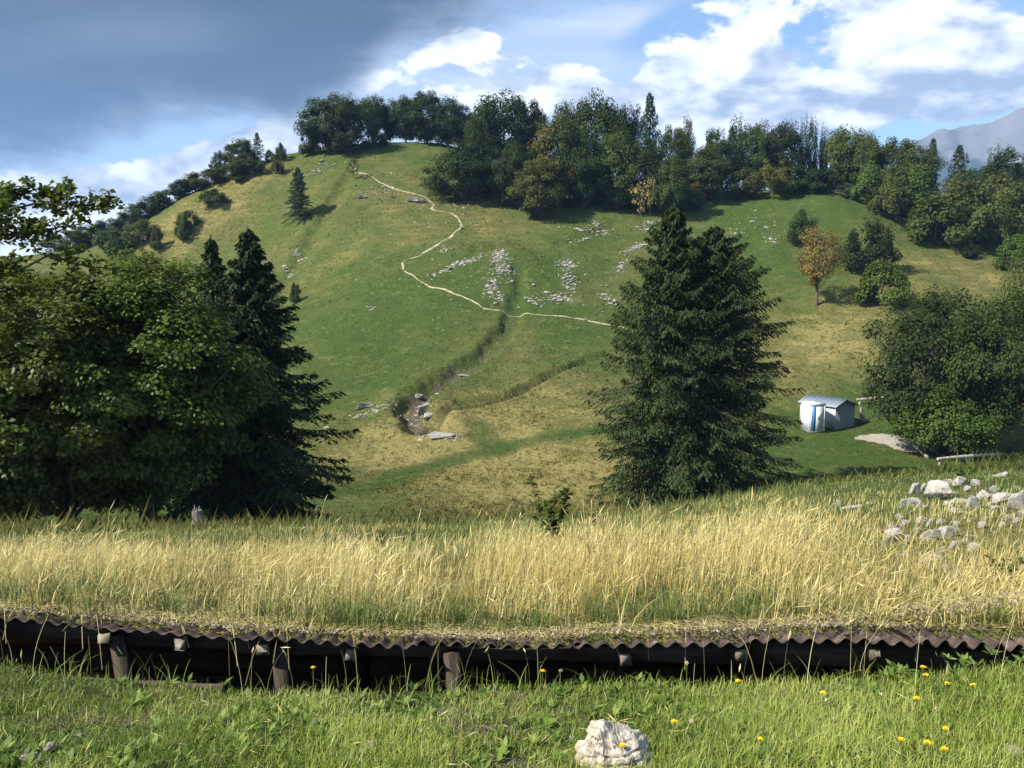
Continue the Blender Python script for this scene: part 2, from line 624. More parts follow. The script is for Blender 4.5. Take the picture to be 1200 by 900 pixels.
def grass_color(n):
    p = n.pos()
    dry, bare = n.attr('dry'), n.attr('bare')
    n1 = n.noise(p, .35, 5, .6)
    n2 = n.noise(p, 2.6, 5, .65)
    n3 = n.noise(n.vmul(p, (.25, .25, 1.6)), 1.3, 4, .6)
    v = dry + (n1 - .5) * .55 + (n2 - .5) * 1.15 + (n3 - .5) * .85 + (n.noise(p, 7.0, 3, .6) - .5) * .5
    rp = n.n('ShaderNodeValToRGB')
    e = rp.color_ramp.elements
    e[0].position, e[0].color = .0, (.056, .094, .018, 1)
    e[1].position, e[1].color = 1.0, (.28, .24, .085, 1)
    for q, c in ((.25, (.078, .110, .024, 1)), (.5, (.108, .122, .033, 1)), (.75, (.165, .152, .048, 1))):
        x = e.new(q); x.color = c
    n.put(rp.inputs[0], v)
    col = Sk(n, rp.outputs[0])
    s1 = n.noise(p, 1.15, 4, .7)
    col = n.mix(n.sstep(s1, .57, .66) * .55, col, (.030, .046, .012))
    col = n.mix(n.sstep(s1, .43, .34) * .35, col, (.27, .235, .10))
    return col, bare, n1, n2, n3, p


def mat_ground():
    m, n, out = new_mat('meadow_ground')
    col, bare, n1, n2, n3, p = grass_color(n)
    fine = n.noise(p, 14, 4, .7)
    col = n.mix((fine - .42) * 1.6, col, n.mix(.5, col, (.05, .055, .016)))
    col = n.mix(n.sstep(n2 + n1 * .4, .93, 1.12) * .5, col, (.16, .10, .055))
    soil = n.mix(fine, (.07, .052, .034), (.19, .15, .105))
    b = n.sstep(bare + (fine - .5) * .5 + (n2 - .5) * .5, .35, .62)
    far_soil = n.mix(n.sstep(bare, .78, .92), soil, n.mix(fine, (.30, .265, .20), (.56, .51, .43)))
    col = n.mix(b, col, far_soil)
    h = fine * .35 + n2 + n3 * .8
    principled(n, out, col, .95, .1, n.bump(h, 1.0, .35))
    return m


def mat_leaf(name, dark, light, tip=None, trans=.28, rough=.6, spec=.14, hue=.0):
    """leaves: per-leaf and per-tree variation, light shines through"""
    m, n, out = new_mat(name)
    v = n.attr('var')
    col = n.mix(v, dark, light)
    if tip is not None:
        col = n.mix(n.sstep(n.noise(n.obco(), 1.1, 2, .5) + (v - .5) * .25, .52, .66), col, tip)
    rnd = n.rand()
    hs = n.n('ShaderNodeHueSaturation')
    n.put(hs.inputs['Color'], col)
    n.put(hs.inputs['Hue'], rnd * .03 + .485)
    n.put(hs.inputs['Value'], n.m('FRACT', rnd * 7.13) * .4 + .8)
    col = Sk(n, hs.outputs[0])
    b = n.n('ShaderNodeBsdfPrincipled')
    n.put(b.inputs['Base Color'], col)
    b.inputs['Roughness'].default_value = rough
    b.inputs['Specular IOR Level'].default_value = spec
    if trans > 0:
        t = n.n('ShaderNodeBsdfTranslucent')
        n.put(t.inputs['Color'], n.mix(.35, col, (.20, .24, .03)))
        mx = n.n('ShaderNodeMixShader')
        mx.inputs[0].default_value = trans
        m.node_tree.links.new(b.outputs[0], mx.inputs[1])
        m.node_tree.links.new(t.outputs[0], mx.inputs[2])
        m.node_tree.links.new(mx.outputs[0], out.inputs['Surface'])
    else:
        m.node_tree.links.new(b.outputs[0], out.inputs['Surface'])
    return m


def mat_blade(name, ramp, trans=.3):
    m, n, out = new_mat(name)
    v = n.attr('var')
    rp = n.n('ShaderNodeValToRGB')
    e = rp.color_ramp.elements
    e[0].position, e[0].color = 0, ramp[0] + (1,)
    e[1].position, e[1].color = 1, ramp[-1] + (1,)
    for i, c in enumerate(ramp[1:-1]):
        x = e.new((i + 1) / (len(ramp) - 1)); x.color = c + (1,)
    n.put(rp.inputs[0], v)
    col = Sk(n, rp.outputs[0])
    b = n.n('ShaderNodeBsdfPrincipled')
    n.put(b.inputs['Base Color'], col)
    b.inputs['Roughness'].default_value = .55
    b.inputs['Specular IOR Level'].default_value = .3
    t = n.n('ShaderNodeBsdfTranslucent')
    n.put(t.inputs['Color'], col)
    mx = n.n('ShaderNodeMixShader')
    mx.inputs[0].default_value = trans
    m.node_tree.links.new(b.outputs[0], mx.inputs[1])
    m.node_tree.links.new(t.outputs[0], mx.inputs[2])
    m.node_tree.links.new(mx.outputs[0], out.inputs['Surface'])
    return m


def mat_tuft():
    m, n, out = new_mat('meadow_tuft_blades')
    col, bare, n1, n2, n3, p = grass_color(n)
    v = n.attr('var')
    col = n.mix(v * .6, n.mix(.12, col, (.05, .07, .015)), n.mix(.45, col, (.42, .37, .13)))
    b = n.n('ShaderNodeBsdfDiffuse')
    n.put(b.inputs['Color'], col)
    t = n.n('ShaderNodeBsdfTranslucent')
    n.put(t.inputs['Color'], col)
    mx = n.n('ShaderNodeMixShader')
    mx.inputs[0].default_value = .5
    m.node_tree.links.new(b.outputs[0], mx.inputs[1])
    m.node_tree.links.new(t.outputs[0], mx.inputs[2])
    m.node_tree.links.new(mx.outputs[0], out.inputs['Surface'])
    return m


def mat_stone(name, c0, c1, scale=6.0, lichen=(.30, .28, .20)):
    m, n, out = new_mat(name)
    p = n.obco()
    a = n.noise(p, scale, 6, .65)
    b = n.noise(p, scale * 4.3, 4, .6)
    col = n.mix(n.sstep(a, .3, .7), c0, c1)
    col = n.mix(n.sstep(n.noise(p, scale * .6, 3, .6), .55, .72) * .6, col, lichen)
    cr = n.n('ShaderNodeTexVoronoi', feature='DISTANCE_TO_EDGE')
    n.put(cr.inputs['Vector'], p)
    cr.inputs['Scale'].default_value = scale * .45
    ck = n.sstep(Sk(n, cr.outputs[0]) + (a - .5) * .12, .0, .035)
    col = n.mix(ck * .35 + .65, (.10, .085, .07), col)
    principled(n, out, col, .9, .25, n.bump(a + b * .35 + ck * .25, .8, .03))
    return m


def mat_wood(name, c0, c1, scale=(3, 30, 30), rough=.85):
    m, n, out = new_mat(name)
    p = n.vmul(n.obco(), scale)
    a = n.noise(p, 1.0, 6, .65, .6)
    b = n.noise(n.obco(), 3.0, 3, .5)
    col = n.mix(n.sstep(a, .3, .7), c0, c1)
    col = n.mix(n.sstep(b, .5, .75) * .5, col, tuple(x * .55 for x in c0))
    principled(n, out, col, rough, .2, n.bump(a, .7, .01))
    return m


def mat_plain(name, c, rough=.6, spec=.4, var=.15, scale=4, metal=0.0, dirt=(.12, .10, .07)):
    m, n, out = new_mat(name)
    a = n.noise(n.obco(), scale, 5, .6)
    col = n.mix(n.sstep(a, .45, .8) * var * 2, c, tuple(.6 * x + .4 * y for x, y in zip(c, dirt)))
    principled(n, out, col, rough, spec, n.bump(a, .02, .004), metal)
    return m


M = {}
M['ground'] = mat_ground()
M['tuft'] = mat_tuft()
M['bark'] = mat_wood('bark', (.055, .042, .032), (.15, .12, .095), (9, 9, 2))
M['pale_bark'] = mat_wood('pale_bark', (.22, .20, .17), (.48, .46, .42), (6, 6, 3))
M['twig'] = mat_wood('twig_bark', (.06, .045, .033), (.13, .10, .08), (9, 9, 2))
M['leaf_dark'] = mat_leaf('leaf_dark', (.013, .026, .006), (.034, .056, .012))
M['leaf_mid'] = mat_leaf('leaf_mid', (.028, .050, .010), (.068, .100, .020))
M['leaf_olive'] = mat_leaf('leaf_olive', (.045, .060, .013), (.104, .118, .027))
M['leaf_bright'] = mat_leaf('leaf_bright', (.038, .070, .011), (.092, .138, .023))
M['leaf_yellow'] = mat_leaf('leaf_yellow', (.10, .105, .018), (.21, .19, .035))
M['leaf_orange'] = mat_leaf('leaf_orange', (.14, .095, .028), (.30, .20, .055), tip=(.12, .13, .03))
M['leaf_rust'] = mat_leaf('leaf_rust', (.030, .052, .013), (.070, .095, .022), tip=(.22, .105, .02))
M['leaf_brown'] = mat_leaf('leaf_brown', (.042, .054, .015), (.098, .102, .029), tip=(.060, .056, .020))
M['leaf_pale'] = mat_leaf('leaf_pale', (.22, .17, .06), (.46, .36, .15))
M['leaf_maple'] = mat_leaf('leaf_maple', (.032, .058, .008), (.118, .160, .020), trans=.34, rough=.5, spec=.25)
M['needle'] = mat_leaf('needle', (.016, .030, .008), (.046, .068, .018), trans=.1, rough=.6)
M['needle_dark'] = mat_leaf('needle_dark', (.018, .034, .013), (.042, .064, .022), trans=.08, rough=.6)
M['limestone'] = mat_stone('limestone', (.26, .24, .205), (.50, .465, .41))
M['limestone_far'] = mat_stone('hill_limestone', (.20, .185, .16), (.40, .375, .33), 2.0)
M['stump'] = mat_wood('stump_wood', (.10, .09, .078), (.24, .22, .19), (12, 12, 3))
M['rock'] = mat_stone('pale_rock', (.34, .285, .215), (.60, .54, .44), 14.0, (.27, .21, .14))

# ------------------------------------------------------------------ ground sheet, all the way round and out to the horizon
def fan():
    a = np.concatenate([np.arange(-37, 37.001, .15), np.arange(38, 323 - .001, 3.0)])
    r = np.concatenate([[0.0, .6, 1.2, 1.8, 2.3], np.geomspace(2.55, 6.6, 130), np.geomspace(6.75, 28, 80), np.geomspace(28.4, 175, 330), np.geomspace(179, 420, 34), np.geomspace(455, 3600, 24)])
    A, Rr = np.meshgrid(np.radians(a), r)
    x, y = (Rr * np.sin(A)), (Rr * np.cos(A))
    sh = x.shape
    z = zg(x.ravel(), y.ravel())
    dry, bare = cover(x.ravel(), y.ravel())
    v = np.stack([x.ravel(), y.ravel(), z], 1)
    nr, na = sh
    i = (np.arange(nr - 1)[:, None] * na)
    j = np.arange(na)[None, :]
    k = (j + 1) % na
    f = np.stack([i + j, i + na + j, i + na + k, i + k], -1).reshape(-1, 4)[:, ::-1]
    me = npmesh('ground', v, f, {'dry': dry, 'bare': bare}, smooth=True)
    return setp(add('ground', me, M['ground']), kind='structure')


fan()


# ------------------------------------------------------------------ footpath: a worn strip laid on the hillside
def mat_path():
    m, n, out = new_mat('trodden_earth')
    a = n.noise(n.pos(), 3.0, 5, .65)
    col = n.mix(n.sstep(a, .35, .65), (.25, .205, .125), (.44, .385, .275))
    col = n.mix(n.sstep(n.noise(n.pos(), .9, 4, .7), .52, .62) * .75, col, (.085, .105, .03))
    principled(n, out, col, .95, .1, n.bump(a, .6, .05))
    return m


M['path'] = mat_path()


def strip(name, pts, width, mat, lift=.05):
    p = np.array(pts)[:, :2]
    d = np.concatenate([[0], np.cumsum(np.hypot(*np.diff(p, axis=0).T))])
    t = np.arange(0, d[-1], .35)
    q = np.stack([np.interp(t, d, p[:, 0]), np.interp(t, d, p[:, 1])], 1)
    for _ in range(3):
        q[1:-1] = (q[:-2] + q[2:] + 2 * q[1:-1]) / 4
    tn = np.gradient(q, axis=0)
    tn /= np.linalg.norm(tn, axis=1)[:, None]
    nm = np.stack([-tn[:, 1], tn[:, 0]], 1)
    w = width * np.clip(1 + .55 * vnoise(t * .5, t * 0, 3) + .45 * vnoise(t * 1.5, t * 0, 9), .15, 2)
    q = q + nm * (.18 * vnoise(t * .5, t * 0 + 4, 5))[:, None]
    v = []
    for s in (-.5, -.17, .17, .5):
        e = q + nm * (w * s)[:, None]
        z = zg(e[:, 0], e[:, 1]) + (lift if abs(s) < .4 else lift - .09)
        v.append(np.column_stack([e, z]))
    n = len(t)
    f = []
    for c in range(3):
        i = np.arange(n - 1)
        f.append(np.stack([c * n + i, c * n + i + 1, (c + 1) * n + i + 1, (c + 1) * n + i], 1))
    me = npmesh(name, np.concatenate(v), np.concatenate(f)[:, ::-1], smooth=True)
    o = add(name, me, mat)
    return setp(o, kind='structure')


strip('footpath', PATH[0], .36, M['path'])
strip('footpath', [PATH[0][-1], PATH[1][0]], .2, M['path'])
strip('footpath', PATH[1], .32, M['path'])
strip('footpath', PATH[2], .24, M['path'])


# ------------------------------------------------------------------ far mountain
def mountain():
    m, n, out = new_mat('mountain_rock')
    p = n.pos()
    a = n.noise(p, .006, 7, .62)
    ge = n.n('ShaderNodeNewGeometry')
    sp = n.n('ShaderNodeSeparateXYZ')
    n.t.links.new(ge.outputs['Normal'], sp.inputs[0])
    st = Sk(n, sp.outputs[2])
    rock = n.mix(a, (.09, .09, .09), (.20, .195, .19))
    wood = n.mix(n.noise(p, .03, 4, .6), (.022, .033, .018), (.045, .058, .028))
    sz = n.n('ShaderNodeSeparateXYZ')
    n.put(sz.inputs[0], p)
    hgt = Sk(n, sz.outputs[2])
    f = n.sstep(hgt * .004 + (a - .5) * 2.0 - st * .8, .55, .95)
    principled(n, out, n.mix(f, wood, rock), .95, .1, n.bump(a, .8, 20))
    xs = np.linspace(500, 3100, 230)
    ys = np.linspace(1900, 3050, 110)
    X, Y = np.meshgrid(xs, ys)
    u = X / 2500
    crest = np.interp(600 + 1005 * u, [800, 950, 1010, 1060, 1100, 1140, 1170, 1200, 1260, 1340, 1450, 1700, 1850], [-90, 200, 355, 400, 425, 450, 478, 500, 530, 510, 540, 380, 180])
    crest = crest + 9 * fbm(X / 60, X * 0 + 2, 91, 4)
    d = np.abs(Y - 2500 - 60 * fbm(X / 200, X * 0, 92, 2)) / 620
    rid = np.abs(fbm(X / 150, Y / 220, 93, 5))
    z = -112 + (crest + 112) * np.clip(1 - np.sqrt(d * d + .01) + .1, 0, 1) ** 1.15 - 70 * rid * np.clip(1 - d, 0, 1) * np.clip(d * 4, 0, 1)
    nx, ny = X.shape[1], X.shape[0]
    i = np.arange(ny - 1)[:, None] * nx; j = np.arange(nx - 1)[None, :]
    f4 = np.stack([i + j, i + j + 1, i + nx + j + 1, i + nx + j], -1).reshape(-1, 4)
    me = npmesh('mountain', np.stack([X.ravel(), Y.ravel(), z.ravel()], 1), f4)
    setp(add('mountain', me, m), kind='structure')


mountain()

# ------------------------------------------------------------------ foliage builders
def unit(v):
    return v / (np.linalg.norm(v, axis=-1, keepdims=True) + 1e-9)


def leaves(c, t, n, L, Wd, fold=.12):
    """diamond leaves folded on the midrib: centre, long axis, normal"""
    n = unit(n); t = unit(t - n * (t * n).sum(-1, keepdims=True)); b = np.cross(n, t)
    L = np.broadcast_to(L, len(c))[:, None]; Wd = np.broadcast_to(Wd, len(c))[:, None]
    v = np.stack([c - t * L * .5, c + b * Wd * .5 + n * Wd * fold, c + t * L * .5, c - b * Wd * .5 + n * Wd * fold], 1)
    f = np.arange(len(c) * 4).reshape(-1, 4)
    return v.reshape(-1, 3), f


def crown_mesh(name, parts, seed=0):
    v = np.concatenate([p[0] for p in parts]); f, k = [], 0
    var = []
    rs = np.random.RandomState(seed)
    for p in parts:
        f.append(p[1] + k); k += len(p[0])
        var.append(np.repeat(np.clip(rs.normal(.5, .28, len(p[1])) + (p[2] if len(p) > 2 else 0), 0, 1), p[1].shape[1]))
    return npmesh(name, v, np.concatenate(f), {'var': np.concatenate(var)})


def limb(mb, a, b, r0, r1, rs, k=5, sag=.08, n=6):
    a, b = np.array(a, float), np.array(b, float)
    t = np.linspace(0, 1, n)[:, None]
    L = np.linalg.norm(b - a)
    p = a + (b - a) * t
    p[:, 2] += np.sin(t[:, 0] * math.pi) * L * sag
    p[1:-1] += rs.normal(0, L * .025, (n - 2, 3))
    mb.tube(p, np.linspace(r0, r1, n), k, cap=False)
    return p


def broadleaf(seed, nclus=60, per=110, leaf=.034, clear=.16, wide=.5, tr=.022, shape='round', flat=.62, csize=.30, droop=.1, low=0.0, limbs=True, drop=0.0, vert=.25):
    """unit-height broadleaf tree: (trunk mesh, crown mesh); crown radius = wide"""
    rs = np.random.RandomState(seed)
    cz, hz = (clear + 1) / 2, (1 - clear) / 2
    C = []
    lob = rs.uniform(0, 6.28, 4)
    tries = 0
    while len(C) < nclus and tries < 20000:
        tries += 1
        d = unit(rs.normal(0, 1, 3))
        q = rs.uniform(.35, 1) ** .55
        phi = math.atan2(d[1], d[0])
        zz = d[2]
        prof = 1.0
        if shape == 'cone': prof = 1.15 - .55 * (zz + 1) / 2 - .1
        elif shape == 'top': prof = .75 + .3 * zz
        elif shape == 'low': prof = 1.1 - .3 * zz
        lump = 1 + .16 * math.sin(2 * phi + lob[0]) + .12 * math.sin(3 * phi + lob[1] + 2 * zz) + .1 * math.sin(5 * zz + lob[2])
        p = np.array([d[0] * wide * prof * lump * q, d[1] * wide * prof * lump * q, cz + d[2] * hz * q * (1 + .06 * math.sin(3 * phi + lob[3]))])
        p[2] = min(p[2], .97)
        if p[2] < clear + low: continue
        sep_ = csize * wide * .55
        if C and min(np.linalg.norm(np.array(C) - p, axis=1)) < sep_ * rs.uniform(.5, 1.0): continue
        if rs.rand() < drop: continue
        C.append(p)
    C = np.array(C)
    parts = []
    mb = MB()
    top = np.array([rs.normal(0, .03), rs.normal(0, .03), .80])
    zt = np.linspace(-.03, .80, 9)
    ax = np.stack([np.interp(zt, [0, .4, .8], [0, rs.normal(0, .02), top[0]]), np.interp(zt, [0, .4, .8], [0, rs.normal(0, .02), top[1]]), zt], 1)
    rad = tr * np.interp(zt, [-.03, .02, .1, .5, .8], [1.7, 1.25, 1, .6, .15])
    mb.tube(ax, rad, 8)
    for ci, c in enumerate(C):
        out = unit(c - np.array([0, 0, cz - .12]))
        r = csize * wide * rs.uniform(.7, 1.25)
        m = int(per * rs.uniform(.6, 1.3))
        d = unit(rs.normal(0, 1, (m, 3))) * (rs.uniform(0, 1, (m, 1)) ** .42)
        d[:, 2] *= flat
        pos = c + d * r
        pos[:, 2] -= droop * r * (d[:, :2] ** 2).sum(1)
        nn = unit(np.array([0, 0, .75]) + out * .55 + unit(d) * .45 + rs.normal(0, .42, (m, 3)))
        tt = unit((d + out * .6 + rs.normal(0, .5, (m, 3)) + np.array([0, 0, -.35])) * np.array([1, 1, vert]))
        s = leaf * rs.uniform(.65, 1.25, m)
        v, f = leaves(pos, tt, nn, s * 1.25, s * .85)
        parts.append((v, f, rs.normal(0, .12)))
        if limbs:
            zb = np.clip(c[2] - np.hypot(c[0], c[1]) * rs.uniform(.5, 1.0), clear * .75, .76)
            base = np.array([np.interp(zb, zt, ax[:, 0]), np.interp(zb, zt, ax[:, 1]), zb])
            limb(mb, base, c, tr * .34 * (1.1 - zb), tr * .07, rs, 4, .06, 5)
    return mb.mesh('trunk', True), crown_mesh('crown', parts, seed)


def conifer(seed, nb=120, twigs=10, cards=4, wide=.25, clear=.06, tr=.016, card=(.034, .011), prof=.85, sparse=0.0, droop=.35, top_len=.03, hang=.5, up=.25, kk=5, narrow_top=1.0, width_fn=None):
    """unit-height spruce: whorled drooping branches with rows of hanging needle sprays"""
    rs = np.random.RandomState(seed)
    mb = MB()
    z = np.linspace(-.03, 1, 10)
    mb.tube(np.stack([z * 0, z * 0, z], 1), tr * np.interp(z, [-.03, .03, .5, 1], [1.6, 1.1, .6, .06]), 8)
    P_, T_, N_, L_, W_ = [], [], [], [], []
    phi = 0.0
    for i in range(nb):
        t = (i + rs.uniform(0, .8)) / nb
        t = t ** .92
        zz = clear + (1 - clear) * t * .985
        phi += 2.39996 + rs.normal(0, .25)
        if rs.rand() < sparse: continue
        rel = width_fn(t) if width_fn else (1 - t) ** prof
        Lb = (wide * rel + top_len * (1 - t * .6)) * (rs.uniform(.62, 1.12) if rs.rand() < .8 else rs.uniform(.4, .7))
        slope = up * (t - .45) + rs.normal(0, .06)
        ns = 7
        s = np.linspace(0, 1, ns)
        rr = s * Lb
        zc = zz + rr * slope - droop * Lb * s ** 1.6 * (1 - t * .8) * .6 + .26 * droop * Lb * s ** 4
        d0 = np.array([math.cos(phi), math.sin(phi)])
        line = np.stack([rr * d0[0], rr * d0[1], zc], 1)
        line[:, :2] += (rs.normal(0, .02, 2) * s[:, None] ** 2 * 2 * Lb)
        mb.tube(line, np.linspace(tr * .22 * (1.15 - t), tr * .03, ns), 3, cap=False)
        side = np.array([-d0[1], d0[0], 0])
        nt = max(3, int(twigs * (.35 + .65 * rel + .1)))
        for j in range(nt):
            u = .14 + .86 * (j + rs.rand()) / nt
            b = np.array([np.interp(u, s, line[:, k]) for k in range(3)])
            sg = 1 if j % 2 else -1
            Lt = Lb * .34 * (1.12 - u) * rs.uniform(.7, 1.2) + card[0] * .5
            fw = np.array([d0[0], d0[1], 0]) * (.55 + .5 * u) + side * sg * (1 - .4 * u)
            fw = unit(fw)
            q = np.linspace(.15, 1, cards)
            pp = b + fw * (q * Lt)[:, None]
            pp[:, 2] -= hang * Lt * q ** 1.5 * rs.uniform(.5, 1.1) + rs.uniform(0, .3) * card[0]
            tt = np.repeat(fw[None], cards, 0) + np.array([0, 0, -1.0]) * (hang * rs.uniform(.4, 1.8, (cards, 1))) + rs.normal(0, .25, (cards, 3))
            P_.append(pp); T_.append(tt)
            N_.append(np.array([0, 0, .9]) + rs.normal(0, .5, (cards, 3)) + unit(np.array([d0[0], d0[1], .2])) * .5)
            sc = rs.uniform(.7, 1.3, cards)
            L_.append(card[0] * sc); W_.append(card[1] * sc * rs.uniform(.8, 1.3, cards))
        # tip spray
        P_.append(line[-2:] * 1.0); T_.append(np.repeat((line[-1] - line[-2])[None], 2, 0)); N_.append(rs.normal(0, .3, (2, 3)) + np.array([0, 0, 1]))
        L_.append(np.full(2, card[0])); W_.append(np.full(2, card[1]))
    # leader
    k = 14
    zl = np.linspace(.93, 1.0, k)
    P_.append(np.stack([zl * 0, zl * 0, zl], 1)); T_.append(rs.normal(0, .5, (k, 3)) + np.array([0, 0, .8])); N_.append(rs.normal(0, 1, (k, 3)))
    L_.append(np.full(k, card[0] * .7)); W_.append(np.full(k, card[1] * .8))
    v, f = leaves(np.concatenate(P_), np.concatenate(T_), np.concatenate(N_), np.concatenate(L_), np.concatenate(W_), .2)
    return mb.mesh('trunk', True), crown_mesh('crown', [(v, f)], seed)


def bush(seed, nclus=40, per=190, leaf=.055, wide=.6, drop=0):
    return broadleaf(seed, nclus, per, leaf, clear=.02, wide=wide, tr=.02, shape='low', flat=.8, csize=.36, low=.06)


PROTO = {}


def proto(kind):
    if kind in PROTO: return PROTO[kind]
    k, i = kind.split(':')
    i = int(i)
    if k == 'round': r = broadleaf(100 + i, 95, 170, .031, .05, .5, .02)
    elif k == 'oak': r = broadleaf(120 + i, 105, 170, .030, .02, .56, .024, 'low')
    elif k == 'tall': r = broadleaf(140 + i, 85, 160, .030, .10, .5, .017, 'top', csize=.33)
    elif k == 'open': r = broadleaf(160 + i, 40, 60, .034, .26, .5, .018, 'round', csize=.26, flat=.55)
    elif k == 'poplar': r = broadleaf(180 + i, 44, 120, .042, .12, .5, .013, 'round', csize=.40, flat=1.1)
    elif k == 'thin': r = broadleaf(200 + i, 16, 26, .05, .42, .5, .014, 'top', csize=.34, flat=.6)
    elif k == 'bush': r = bush(220 + i)
    elif k == 'fine': r = broadleaf(240 + i, 150, 150, .022, .14, .5, .021, 'round', csize=.25)
    elif k == 'bushfine': r = broadleaf(250 + i, 90, 150, .035, .02, .6, .02, 'low', flat=.7, csize=.3, low=.06)
    elif k == 'orange': r = broadleaf(260 + i, 75, 95, .026, .26, .5, .028, 'round', csize=.27, flat=.65, drop=.2)
    elif k == 'spruce': r = conifer(280 + i, 120, 10, 3, .5, .04, .016, (.055, .022), prof=.68, top_len=.04)
    elif k == 'lone': r = conifer(300 + i, 150, 18, 5, .5, .14, .018, (.042, .016), prof=.75, droop=.1, up=.5, hang=.25)
    PROTO[kind] = r
    return r


def plant(name, kind, pos, height, width, leaf_mat, label, cat='tree', group=None, bark='bark', rz=None, part='crown', stem='trunk'):
    tm, cm = proto(kind)
    k = kind.split(':')[0]
    wide = {'oak': .56, 'bush': .6}.get(k, .5)
    rz = RS.uniform(0, 6.28) if rz is None else rz
    sx = width / (2 * wide) * (.95 if k in ('spruce', 'lone') else .9)
    e = empty(name, pos, label, cat, group, rz, (sx, sx, height))
    add(stem, tm, M[bark], e, True)
    add(part, cm, M[leaf_mat], e, True)
    return e


def grow(px, Y, top, wpx, kind, leaf_mat, label, name='broadleaf_tree', group=None, base=None, bark='bark', cat='tree', sink=.05, **kw):
    """tree seen at column px; Y = distance, or None with base = the row where it meets the ground; top = row of its top"""
    if Y is None:
        p = at(px, base, 20, trench=False)
        Y = p.y
    t = P(px, top, Y)
    z = float(zg(t[0], t[1], trench=False)[0]) - sink
    h = t[2] - z
    w = wpx / FPX * Y * (1.22 if kind.split(':')[0] in ('round', 'oak', 'tall') else 1.0)
    return plant(name, kind, (t[0], t[1], z), max(h, .4), w, leaf_mat, label, cat, group, bark, **kw)

# ------------------------------------------------------------------ hill-top trees, column / distance / top row / width in the photograph
HG = 'trees on the crest of the hill'
for a in (
    (384, 146, 110, 58, 'round:0', 'leaf_dark', 'broad dark tree at the left end of the hilltop row'),
    (408, 143, 112, 46, 'oak:1', 'leaf_dark', 'dark hilltop tree with a low hanging crown where the footpath ends'),
    (437, 150, 109, 32, 'tall:0', 'leaf_mid', 'slim lighter green tree in the hilltop row showing bare stem and sky below its crown'),
    (456, 152, 118, 28, 'tall:1', 'leaf_dark', 'small open tree in the gap between the two dark hilltop clumps'),
    (475, 150, 114, 34, 'round:1', 'leaf_dark', 'rounded tree at the left end of the right-hand dark hilltop clump'),
    (500, 149, 107, 46, 'round:2', 'leaf_dark', 'tallest tree of the dark hilltop clump beside the gap'),
    (524, 148, 114, 40, 'oak:0', 'leaf_dark', 'dark tree on the right shoulder of the hilltop clump'),
    (543, 150, 122, 32, 'round:0', 'leaf_dark', 'last tree on the right of the hilltop clump before the sky gap'),
):
    grow(*a, group=HG)
grow(362, 146, 156, 20, 'bush:0', 'leaf_dark', 'small round bush on the skyline left of the hilltop trees', 'round_bush', cat='bush')
grow(447, 146, 157, 16, 'bush:1', 'leaf_dark', 'little dark bush under the gap in the hilltop trees', 'round_bush', cat='bush')
grow(414, None, 186, 17, 'open:0', 'leaf_brown', 'small brownish tree standing at the upper end of the footpath', base=211)
grow(349, None, 196, 40, 'lone:0', 'needle_dark', 'lone dark spruce on the open slope below the hilltop', 'spruce_tree', base=259)

WG = 'trees of the dark wood under the hilltop'
for a in (
    (545, None, 166, 66, 'oak:2', 'leaf_dark', 'low spreading dark tree at the left edge of the wood', 236),
    (570, 128, 136, 50, 'oak:0', 'leaf_dark', 'dark tree behind the low spreading one at the wood\'s left edge', None),
    (592, 131, 110, 66, 'round:1', 'leaf_dark', 'big dark tree with the highest crown in the left of the wood', None),
    (622, 134, 118, 44, 'round:2', 'leaf_dark', 'dark crown between the highest tree and the rust-coloured one', None),
    (606, 122, 165, 46, 'oak:1', 'leaf_dark', 'lower dark tree in front of the highest crown of the wood', None),
    (650, 121, 134, 52, 'round:0', 'leaf_rust', 'tree with rust-orange patches in the middle of the dark wood', None),
    (633, None, 186, 52, 'round:2', 'leaf_olive', 'olive tree with a pale bare stem in front of the wood', 257),
    (668, 128, 118, 44, 'tall:2', 'leaf_dark', 'dark crown just right of the rust-coloured tree', None),
    (697, 127, 112, 58, 'round:1', 'leaf_mid', 'green tree with a high double crown in the middle of the wood', None),
    (684, 121, 155, 48, 'oak:2', 'leaf_dark', 'dark tree at the wood edge right of the rust-coloured one', None),
    (735, 128, 117, 34, 'tall:0', 'leaf_dark', 'narrow dark tree left of the pointed one in the wood', None),
    (724, 122, 150, 56, 'oak:1', 'leaf_mid', 'lower green tree at the wood edge behind the big spruce tops', None),
    (757, 121, 160, 46, 'oak:0', 'leaf_dark', 'dark low tree below the pointed crown at the right of the wood', None),
    (787, 126, 148, 36, 'round:2', 'leaf_mid', 'green tree on the right shoulder of the wood', None),
    (802, 131, 140, 24, 'tall:1', 'leaf_brown', 'thin brownish crown rising at the right end of the wood', None),
):
    grow(*a[:7], group=WG, base=a[7])
grow(762, 127, 108, 52, 'spruce:1', 'needle_dark', 'pointed dark conifer rising from the right part of the wood', 'spruce_tree', group=WG)
grow(786, None, 182, 34, 'round:0', 'leaf_mid', 'narrow green tree just right above the tip of the big spruce', base=256)
grow(751, None, 214, 30, 'thin:0', 'leaf_pale', 'spindly sapling with sparse pale dried leaves behind the spruce tip', 'sapling', base=268)
grow(763, None, 204, 16, 'thin:1', 'leaf_pale', 'thin bare sapling with few leaves beside the pale dried one', 'sapling', base=266)
grow(828, 126, 172, 50, 'round:1', 'leaf_olive', 'yellow-green tree at the top edge of the bright meadow')
grow(815, 123, 214, 26, 'bush:2', 'leaf_rust', 'reddish bush at the foot of the yellow-green tree', 'leafy_bush', cat='bush')
grow(806, 121, 222, 36, 'bush:0', 'leaf_mid', 'low green bush where the wood meets the bright meadow', 'leafy_bush', cat='bush')

